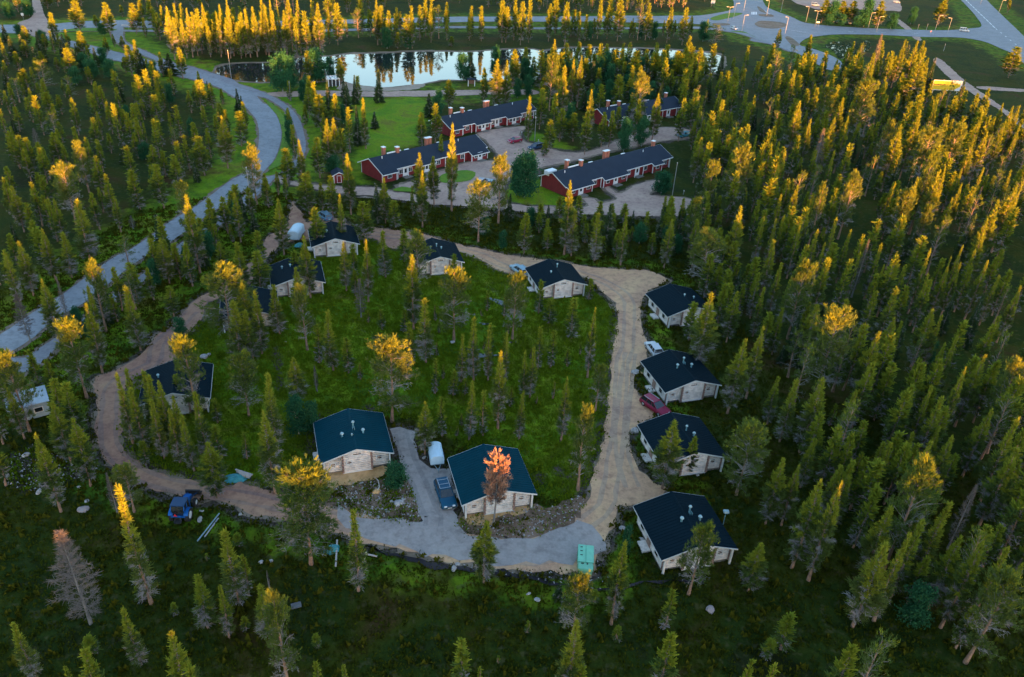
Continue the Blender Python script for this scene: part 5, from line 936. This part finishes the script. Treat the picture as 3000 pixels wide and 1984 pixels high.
for s in (-1, 1):
    wheel(t, -.85, s*.85, .78, .42, WRIM, .55); wheel(t, 1.45, s*.78, .5, .3, WRIM, .55)
    k = MB(); pr_ = [(-.85+(.86+o)*cos(a), .78+(.86+o)*sin(a)) for o in (0,) for a in np.linspace(.3, 2.6, 8)] + [(-.85+.82*cos(a), .78+.82*sin(a)) for a in np.linspace(2.6, .3, 8)]
    k.prism(pr_, s*.85-.24, s*.85+.24, 'y'); k.build('fender', TB, t)
    k = MB(); k.bar((.1, s*.5, 1.3), (1.8, s*.5, 1.15), .1, .14); k.bar((1.8, s*.5, 1.15), (3.0, s*.5, .5), .1, .14); k.build('loader_arm', TDB, t)
k = MB(); k.prism([(3.0, .25), (3.0, .8), (3.15, .85), (3.2, .35), (3.7, .2), (3.7, .15)], -.85, .85, 'y'); k.build('loader_bucket', BLK, t)
k = MB(); k.cone((.9, .25, 1.45), (.9, .25, 2.2), .04, .04, 8); k.build('exhaust_pipe', BLK, t)
TRI = mat('red_triangle_paint', (.75,.02,.02), .5, var=.05)
k = MB(); k.prism([(-.28, 1.), (.28, 1.), (0, 1.5)], -1.60, -1.57, 'x'); k.v = [(v[0], v[1]+.3, v[2]) for v in k.v]; k.build('warning_triangle', TRI, t)
k = MB(); k.box(-2.1, -1.5, -.35, .35, .5, .62); k.bar((-2.0, -.4, .6), (-1.5, -.2, 1.0), .07, .07); k.bar((-2.0, .4, .6), (-1.5, .2, 1.0), .07, .07); k.build('rear_hitch', BLK, t)
k = MB(); k.box(-1.62, -1.42, -.8, .8, 1.0, 1.12); k.build('rear_rail', TB, t)

# mint green container
MINT = mat('mint_green_paint', (.15,.42,.28), .6, var=.12, scale=1.5); MINT2 = mat('mint_green_lid', (.17,.50,.34), .5, var=.1, scale=1.2)
a0, a1, b0, b1 = G(1700, 1599, 1.2), G(1742, 1603, 1.2), G(1695, 1664, 1.2), G(1728, 1669, 1.2)
g = (a0+a1+b0+b1)/4; ang = dirpx((1697,1632),(1736,1636))
t = thing('waste_container', 'mint green waste container with hinged lids at the ring road edge', 'container', g[0], g[1], ang, None, .08)
k = MB(); k.prism([(-1.55, .12), (1.45, .12), (1.75, .95), (1.75, 1.1), (-1.75, 1.1), (-1.75, .9)], -.85, .85, 'x'); k.v = [(v[0]*(1-.12*(v[1] < 0)), v[1], v[2]) for v in k.v]; k.build('body', MINT, t, .03)
k = MB(); k.box(-.86, -.02, -.75, 1.78, 1.102, 1.2); l1 = k.build('lid', MINT2, t, .03); k = MB(); k.box(.02, .86, -.75, 1.78, 1.102, 1.2); k.build('lid', MINT2, t, .03)
k = MB(); k.box(-.80, .78, -1.72, -.82, 1.102, 1.16); l2 = k.build('front_lid', MINT, t, .02)
for yy in (.2, .8, 1.35): k = MB(); k.box(-.6, -.35, yy, yy+.07, 1.202, 1.25); k.build('lid_handle', BLK, l1)
k = MB(); k.box(-.5, -.2, -1.0, -.9, 1.162, 1.23); k.box(.1, .25, -1.02, -.88, 1.162, 1.25); k.build('latch', BLK, l2)
for x in (-.7, .7):
    for y in (-1.3, 1.3): k = MB(); k.cone((x-.05, y, -.0), (x+.05, y, .0001), .1, .1, 6) if 0 else k.box(x-.08, x+.08, y-.12, y+.12, 0, .13); k.build('foot', BLK, t)
for sx in (-1, 1):
    for yy in (-1., 0, 1.): k = MB(); k.box(sx*.86-.03, sx*.86+.03, yy-.04, yy+.04, .2, 1.08); k.build('rib', MINT, t)

# pale hut at the left
HUTM = mat('pale_blue_panel', (.30,.36,.38), .6, var=.12); HUTR = mat('pale_blue_sheet_roof', (.36,.42,.48), .45, var=.12)
g = G(92, 1212); t = thing('hut', 'pale blue box hut half hidden by a broad pine at the left edge', 'hut', g[0], g[1], rad(36), None)
k = MB(); k.box(-2.2, 2.2, -1.7, 1.7, .2, 2.35); k.build('wall', HUTM, t, .03)
k = MB(); k.prism([(-1.95, 2.36), (1.95, 2.5), (1.95, 2.6), (-1.95, 2.46)], -2.4, 2.4, 'x'); k.build('roof', HUTR, t)
k = MB(); k.box(-1.2, -.3, -1.76, -1.7, .25, 2.1); k.build('door', TRIM, t); k = MB(); k.box(.4, 1.5, -1.75, -1.7, 1., 1.8); f = k.build('window', TRIM, t); k = MB(); k.box(.5, 1.4, -1.77, -1.751, 1.1, 1.7); k.build('pane', GLASS, f)
for x in (-2, 2):
    for y in (-1.5, 1.5): k = MB(); k.box(x-.12, x+.12, y-.12, y+.12, 0, .2); k.build('foot', CONC, t)

# steel poles, planks, tarps, logs
for n_, (a, b, lb) in enumerate((((643, 1507), (579, 1588), 'longer blue-grey steel pole lying in the grass right of the tractor'), ((640, 1521), (600, 1576), 'shorter grey steel pole lying beside the longer one'))):
    k = MB(); u, v = G(*a), G(*b); c = (u+v)/2; k.cone((u[0]-c[0], u[1]-c[1], 0), (v[0]-c[0], v[1]-c[1], 0), .08, .08, 10)
    o = k.build('steel_pole', STEEL if n_ == 0 else mat('grey_steel', (.36,.34,.36), .5, .3), None); o.location = (*c, .14); tag(o, lb, 'pole')
PLK = mat('weathered_plank', (.42,.35,.31), .85, var=.3); GT = mat('teal_tarpaulin', (.03,.22,.24), .5, var=.2)
rs = np.random.default_rng(4)
for i in range(7):
    a = G(690+i*2.5, 1381+i*2.6); b = G(742-i*1.5, 1396+i*1.6); c = (a+b)/2; k = MB(); d = b-a; k.bar((-d[0]/2, -d[1]/2, 0), (d[0]/2, d[1]/2, 0), .2, .05)
    o = k.build('plank', PLK, None); o.location = (*c, .3+.07*(i % 2)); o.rotation_euler = (0, 0, rs.normal(0, .06)); tag(o, 'weathered plank on the teal-covered pile below the sparse pine', 'plank', 'planks on the teal-covered pile')
def tarp(label, c, rx, ry, h, ang, seed):
    rs = np.random.default_rng(seed); n, m = 9, 14; k = MB(); vs = [(0, 0, h)]
    for i in range(1, n):
        for j in range(m): q = i/(n-1); a = 2*pi*j/m; vs.append((rx*q*cos(a)*(1+.15*sin(3*a)), ry*q*sin(a)*(1+.12*cos(2*a)), h*(1-q**2.2)+rs.normal(0, .035)*(q < 1)))
    fs = [(0, 1+j, 1+(j+1) % m) for j in range(m)] + [(1+(i-1)*m+j, 1+i*m+j, 1+i*m+(j+1) % m, 1+(i-1)*m+(j+1) % m) for i in range(1, n-1) for j in range(m)]
    k.add(vs, fs); o = k.build('tarpaulin', GT, None); o.location = (*c, .05); o.rotation_euler = (0, 0, ang); tag(o, label, 'tarpaulin')
tarp('teal tarpaulin under the plank pile at the left side', G(692, 1402), 1.6, 1.0, .32, .2, 1); tarp('teal tarpaulin over a heap beside an upright plank below the widest pine', G(972, 1612), .9, .8, .45, .6, 2)
tarp('small teal cover on the ground left of the upper left cabin', G(878, 722), 1., .8, .7, .6, 3)
for a, b, zt, m_, lb in (((984, 1664), (988, 1586), .0, PLK, 'long pale board lying beside the teal tarpaulin heap'), ((1058, 1665), (1075, 1622), 0, mat('yellow_board', (.65,.60,.30), .7, var=.2), 'yellow-white striped board lying right of the slim bright pine'), ((1075, 1628), (1105, 1634), 0, PLK, 'short grey board near the yellow-white board'), ((817, 1392), (828, 1420), 0, BARKG, 'grey fallen log leaning to the foot of the tall pine pair')):
    u, v = G(*a), G(*b); c = (u+v)/2; d = v-u; k = MB(); k.bar((-d[0]/2, -d[1]/2, 0), (d[0]/2, d[1]/2, .02), .18, .09); o = k.build('board' if 'log' not in lb else 'fallen_log', m_, None); o.location = (*c, .2); tag(o, lb, 'board' if 'log' not in lb else 'log')
SLAB = mat('grey_slab', (.11,.11,.115), .95)
k = MB(); k.box(-.5, .5, -.35, .35, 0, .12); o = k.build('stone_slab', SLAB, None, .02); o.location = (*G(868, 1776), .05); o.rotation_euler = (0, 0, .4); tag(o, 'flat grey slab on the dark heath near the lower left pines', 'slab')
# boulders
def boulder(px, py, r, lb, seed, mt=None):
    rs = np.random.default_rng(seed); bm_ = bmesh.new(); bmesh.ops.create_icosphere(bm_, subdivisions=2, radius=r)
    ph = rs.uniform(0, 6, 3)
    for v in bm_.verts: v.co *= 1+.22*sin(v.co.x/r*2.3+ph[0])+.15*sin(v.co.y/r*3.1+ph[1])+rs.normal(0, .04); v.co.z *= .6; v.co.x *= 1.2
    me = bpy.data.meshes.new('boulder'); bm_.to_mesh(me); bm_.free(); me.materials.append(mt or STONE); g = G(px, py); o = link('boulder', me); o.location = (*g, r*.25); o.rotation_euler = (0, 0, rs.uniform(0, 6)); tag(o, lb, 'boulder', 'boulders')
PK = mat('pinkish_boulder', (.30,.24,.23), .95, var=.2)
for i, (x, y, r, lb, m_) in enumerate(((243, 1496, .55, 'large pinkish boulder on the heath left of the tractor', PK), (254, 1468, .25, 'small white boulder just above the pinkish boulder', None), (585, 1524, .35, 'white boulder right of the tractor rear wheel', None), (594, 1498, .16, 'small white stone right of the tractor, next to a twin', None), (586, 1497, .13, 'smallest white stone close to the tractor front wheel', None), (704, 1509, .2, 'white stone at the upper end of the roadside ditch', None),
    (1330, 1669, .33, 'white boulder at the lower ditch edge below the ring road', None), (1341, 1654, .25, 'white stone just above the ditch-edge boulder', None), (766, 1648, .24, 'left white stone of two on the heath below the widest pine', None), (793, 1645, .2, 'right white stone of two on the heath below the widest pine', None), (1574, 1758, .28, 'white boulder on the heath below the mint container', None), (1547, 1741, .2, 'white stone left of the heath boulder below the mint container', None),
    (1102, 1444, .42, 'pale yellowish boulder beside a twisted root before the left driveway cabin', SANDM), (1167, 1474, .5, 'broad white boulder near the driveway edge', None), (1148, 1471, .22, 'small pale stone just left of the broad white boulder', None), (1180, 1463, .22, 'small pale stone just right of the broad white boulder', None), (1109, 1517, .2, 'white stone at the lower edge of the stony patch', None), (1243, 1341, .25, 'pale stone at the driveway left of the covered trailer', None),
    (1861, 1093, .55, 'grey-white boulder at the track by the cabin with the white car', None), (1876, 1095, .28, 'orange-white stone beside the grey-white boulder', SANDM), (1861, 1264, .5, 'grey boulder at the track by the cabin with the red car', None), (1326, 1004, .32, 'white stone at the foot of the tall gold-topped meadow pine', None), (836, 1003, .22, 'white stone in the meadow below the hidden cabin', None), (1825, 1549, .35, 'pale stone left of the lowest cabin wall', None), (1880, 1580, .3, 'pale stone left of the lowest cabin front corner', None),
    (2148, 1319, .2, 'white stone right of the roof of the red-car cabin', None), (2043, 1393, .2, 'white stone below the pines before the red-car cabin', None), (2080, 1790, .45, 'mossy ring-shaped stump stone on the lower right heath', PK), (600, 1046, .5, 'pale rock by the grass edge right of the leftmost cabin', None), (612, 1039, .35, 'small pale rock beside the one by the leftmost cabin', None), (75, 1335, .4, 'white stone in the stony patch at the left, upper one', None), (18, 1397, .35, 'white stone at the left picture edge', None), (115, 1443, .35, 'white stone in the stony patch at the left, lower one', None), (230, 1428, .2, 'small white stone right of the left stony patch', None), (1668, 737, .2, 'white stone on grass behind the pale blue car cabin', None))):
    boulder(x, y, r, lb, i+40, m_)
# twisted root by the boulder
k = MB(); k.cone((0, 0, .1), (.25, .5, .35), .08, .07); k.cone((.25, .5, .35), (0, 1.1, .8), .07, .05); k.cone((0, 1.1, .8), (-.5, 1.5, 1.), .05, .02); o = k.build('tree_root', BARKB, None); o.location = (*G(1104, 1443), .1); tag(o, 'pale twisted root standing by the yellowish boulder', 'root')

# billboard
YEL = mat('billboard_yellow', (.50,.40,.01), .6, var=.15, scale=.4); BW = mat('billboard_white', (.52,.53,.56), .6, var=.04); BRN = mat('billboard_brown', (.10,.03,.015), .7); SKYB = mat('billboard_pale_blue', (.35,.50,.68), .6)
A, B = G(2737, 234, 4.8), G(2821, 238, 4.8); c = (A+B)/2; ang = math.atan2((B-A)[1], (B-A)[0]); wd = np.linalg.norm(B-A)
t = thing('billboard', 'big yellow billboard with white frame and brown lettering at the wood edge', 'billboard', c[0], c[1], ang); h = wd/2
k = MB(); k.box(-h, h, -.06, .06, 1.2, 4.8); bp = k.build('panel', BW, t)
k = MB(); k.prism([(-h+.2, 1.4), (h-2.6, 1.4), (h-1.3, 2.2), (h-.4, 2.7), (h-.5, 3.7), (h-3.4, 4.0), (h-3.8, 4.6), (-h+.2, 4.6)], -.075, -.062, 'y'); k.build('yellow_field', YEL, bp)
k = MB(); k.prism([(h-2.3, 1.35), (h-.3, 1.35), (h-.3, 2.2), (h-1.1, 2.0)], -.09, -.077, 'y'); k.build('blue_field', SKYB, bp)
rs = np.random.default_rng(9)
for z0, x0, x1, hh_, m_ in ((4.1, -h+.6, h-4., .22, BRN), (3.0, -h+.4, -.6, .5, BRN), (2.6, -h+.4, .4, .07, BRN), (4.0, h-1.9, h-.5, .26, BLK)):
    k = MB(); x = x0
    while x < x1:
        w_ = rs.uniform(.12, .3) if m_ is BRN and hh_ > .1 else (.45 if m_ is BLK else .6)
        k.box(x, min(x1, x+w_), -.092, -.078, z0, z0+hh_*rs.uniform(.75, 1)); x += w_+(.12 if hh_ > .1 and m_ is BRN else (.45 if m_ is BLK else .01))
    k.build('lettering', m_, bp)
for x in (-h+.8, -.5, h-.8): k = MB(); k.box(x-.1, x+.1, .065, .25, 0, 4.7); k.build('post', STEEL, t)
for x in (-h*.4, h*.35): k = MB(); k.bar((x, 0, 4.8), (x, -.9, 5.05), .06, .06); lm_ = k.build('lamp_arm', STEEL, t); k = MB(); k.box(x-.2, x+.2, -1.05, -.85, 4.98, 5.1); k.build('lamp_head', BW, lm_)

# street lamps
LPM = mat('lamp_post_steel', (.30,.30,.30), .5, .3, var=.05)
def lamp_proto(h, two=False):
    t = thing('street_lamp', 'x', 'street lamp', 0, 0, 0, 'street lamps along the far road'); k = MB(); k.cone((0,0,0), (0,0,h), .11, .07, 8); k.build('post', LPM, t)
    for s in ((-1, 1) if two else (1,)):
        k = MB(); k.bar((0,0,h-.03), (s*1.3, 0, h+.12), .08, .08); k.build('arm', LPM, t); k = MB(); k.box(min(s*1.1, s*1.9), max(s*1.1, s*1.9), -.16, .16, h+.08, h+.22); k.build('lamp_head', BW, t, .03)
    return t
lp1 = lamp_proto(7.6); lp2 = lamp_proto(8.0, True); used = {id(lp1): 0, id(lp2): 0}
LAMPS = [(2149,55,1,0,'left of the two lamps above the left arm of the roundabout'), (2179,31,2,90,'double-armed lamp at the road leaving the top of the picture, left side'), (2246,46,1,180,'lamp at the island just behind the roundabout circle'), (2287,36,2,20,'tall double lamp at the side road above the roundabout'), (2131,70,2,10,'double lamp over the left entry to the roundabout'), (2173,93,1,0,'lamp near the white car left of the roundabout'),
 (2300,99,1,200,'lamp at the near side of the roundabout circle'), (2361,65,1,180,'lamp at the right exit of the roundabout, farther one'), (2386,81,2,0,'double lamp at the right exit of the roundabout, nearer one'), (2543,83,1,0,'lamp on the far road, left of the brown trail'), (2567,95,1,0,'lamp on the near side of the far road above the reedy pond'), (2739,91,1,0,'taller left lamp of the pair before the white van'), (2775,99,1,180,'right lamp of the pair before the white van'), (2925,40,1,0,'lamp on the dark slope right of the highway'), (2872,13,2,40,'double lamp at the highway near the top edge')]
for x, y, ty, a, lb in LAMPS:
    p_ = lp1 if ty == 1 else lp2; o = p_ if not used[id(p_)] else copy_tree(p_); used[id(p_)] = 1; o.location = (*G(x, y), 0); o.rotation_euler = (0, 0, rad(a)); o['label'] = 'grey street ' + lb if lb.startswith('lamp') else 'grey street lamp: ' + lb
for x, y, h, lb in ((1969,575,8.0,'thin pale pole at the parking bay right of the front right row house'), (1566,414,6.5,'thin pale pole behind the dark blue car in the yard'), (737,612,9.,'pale tall pole beside the foot path below the junction'), (678,232,9.,'pale pole at the left shore of the pond'), (852,295,5.5,'pale pole at the start of the sandy road'), (827,268,3.2,'short pale pole left of the white pond gate'), (2688,88,2.6,'short pale post at the far road, left one'), (2713,90,3.2,'short pale post at the far road, right one'), (2764,150,3.,'short white pillar on the grass below the far road')):
    g = G(x, y); t = thing('pole', lb, 'pole', g[0], g[1]); k = MB(); k.cone((0,0,0), (0,0,h), .1, .06, 8); k.build('post', LPM, t); k = MB(); k.cone((0,0,h), (0,0,h+.2), .13, .05, 8); k.build('cap', BW, t)
# signs and vent post
def sign(label, x, y, w_, h_, z, m_, ang=0, n_posts=2, marks=None, name='road_sign', cat='sign'):
    g = G(x, y); t = thing(name, label, cat, g[0], g[1], ang); k = MB(); k.box(-w_/2, w_/2, -.04, .04, z, z+h_); b_ = k.build('panel', m_, t)
    for px_ in ([0] if n_posts == 1 else [-w_*.38, w_*.38]): k = MB(); k.cone((px_, .08, 0), (px_, .08, z+h_), .05, .05, 8); k.build('post', LPM, t)
    if marks:
        for q in marks: k = MB(); k.prism(q[:-1], -.052, -.042, 'y'); k.build('marking', q[-1], b_)
GRN = mat('sign_grey', (.4,.42,.45), .6); RDM = mat('sign_red', (.55,.03,.03), .6)
ch = lambda x: [(x, .9), (x+.35, .9), (x+.05, 1.2), (x+.35, 1.5), (x, 1.5), (x-.3, 1.2), BW]
sign('low direction board with two white chevrons at the top left crossroads', 85, 100, 2.6, .8, .8, BLK, rad(15), 2, [ch(-.5), ch(.5)])
sign('pale sign board on two posts left of the roundabout near the top edge', 2087, 20, 2.6, 1.6, 1.8, BW, rad(20), 2, [[(-1., 2.2), (1., 2.2), (1., 2.35), (-1., 2.35), GRN], [(-1., 2.7), (.6, 2.7), (.6, 2.85), (-1., 2.85), GRN]])
sign('portal road sign at the right exit of the roundabout', 2393, 82, 1.9, .7, 2.4, BW, rad(15), 2, [[(-.7, 2.65), (.7, 2.65), (.7, 2.8), (-.7, 2.8), GRN]])
sign('small red and white sign on the near side of the far road', 2725, 102, .8, .8, 1.2, BW, rad(10), 1, [[(-.3, 1.35), (.3, 1.35), (.3, 1.85), (-.3, 1.85), RDM]])
sign('white sign left of the crossroads at the top left', 69, 58, 1.0, 1.0, 1.6, BW, rad(10), 1, [[(-.3, 1.9), (.3, 1.9), (.3, 2.3), (-.3, 2.3), GRN]])
sign('small white sign at the junction of the far road and the short link road', 370, 90, 2.8, .5, 1.8, BW, rad(10), 2, [[(-1.1, 1.95), (.9, 1.95), (.9, 2.1), (-1.1, 2.1), GRN]])
g = G(2117, 1541); t = thing('vent_post', 'pale teal vent hood on a post beyond the lowest cabin roof', 'vent', g[0], g[1]); k = MB(); k.cone((0,0,0), (0,0,2.1), .06, .06, 8); k.build('post', PIPE, t); k = MB(); k.box(-.32, .32, -.25, .25, 2.1, 2.4); k.build('hood', CAPM, t, .05)
# white pond gate shelter and notice board
g = G(977, 252); t = thing('shelter', 'white framed changing shelter between the pond and the sandy road', 'shelter', g[0], g[1], rad(30))
k = MB()
for x in (-1.8, -.6, .6, 1.8): k.box(x-.1, x+.1, -.9, -.7, 0, 2.4)
for x in (-1.8, 1.8): k.box(x-.1, x+.1, .7, .9, 0, 2.9)
k.build('frame', RWH, t); k = MB(); k.box(-1.7, 1.7, -.66, -.6, .15, 2.1); k.build('dark_panel', BLK, t); k = MB()
for x in (-1.6, -.55, .55, 1.6): k.prism([(-1.1, 2.45), (1.1, 3.0), (1.1, 3.1), (-1.1, 2.55)], x-.28, x+.28, 'x')
k.box(-2., 2., -1.15, -.95, 2.4, 2.56); k.box(-2., 2., .9, 1.1, 2.93, 3.08); k.build('slat_roof', RWH, t)
g = G(1381, 253); t = thing('notice_board', 'dark notice board with small roof and white posts by the pond', 'notice board', g[0], g[1], rad(10))
k = MB(); k.box(-.9, .9, -.1, .1, .8, 2.2); k.build('panel', DWOOD, t); k = MB(); k.prism([(-.7, 2.25), (0, 2.75), (.7, 2.25), (.6, 2.22), (0, 2.65), (-.6, 2.22)], -1.5, 1.5, 'x'); k.build('roof', RROOF, t)
for x in (-1.1, 1.1): k = MB(); k.box(x-.12, x+.12, -.12, .12, 0, 2.25); k.build('post', RWH, t)
# garden lamps at the yard
for i, (x, y) in enumerate(((1528,397),(1543,405),(1577,420),(1593,428),(1909,556),(1938,565),(2002,570))):
    g = G(x, y); t = thing('bollard', 'short pale bollard, %s' % ['first from the left on the grass behind the yard cars', 'second from the left on the grass behind the yard cars', 'third from the left on the grass behind the yard cars', 'right end of the line behind the yard cars', 'left one on the lawn by the front right row house', 'middle one on the lawn by the front right row house', 'right one on the lawn by the front right row house'][i], 'bollard', g[0], g[1], 0, 'bollards')
    k = MB(); k.cone((0,0,0), (0,0,.85), .08, .08, 8); k.build('post', LPM, t); k = MB(); k.cone((0,0,.85), (0,0,1.05), .13, .1, 8); k.build('cap', BW, t)
print('OBJECTS', len(bpy.data.objects))
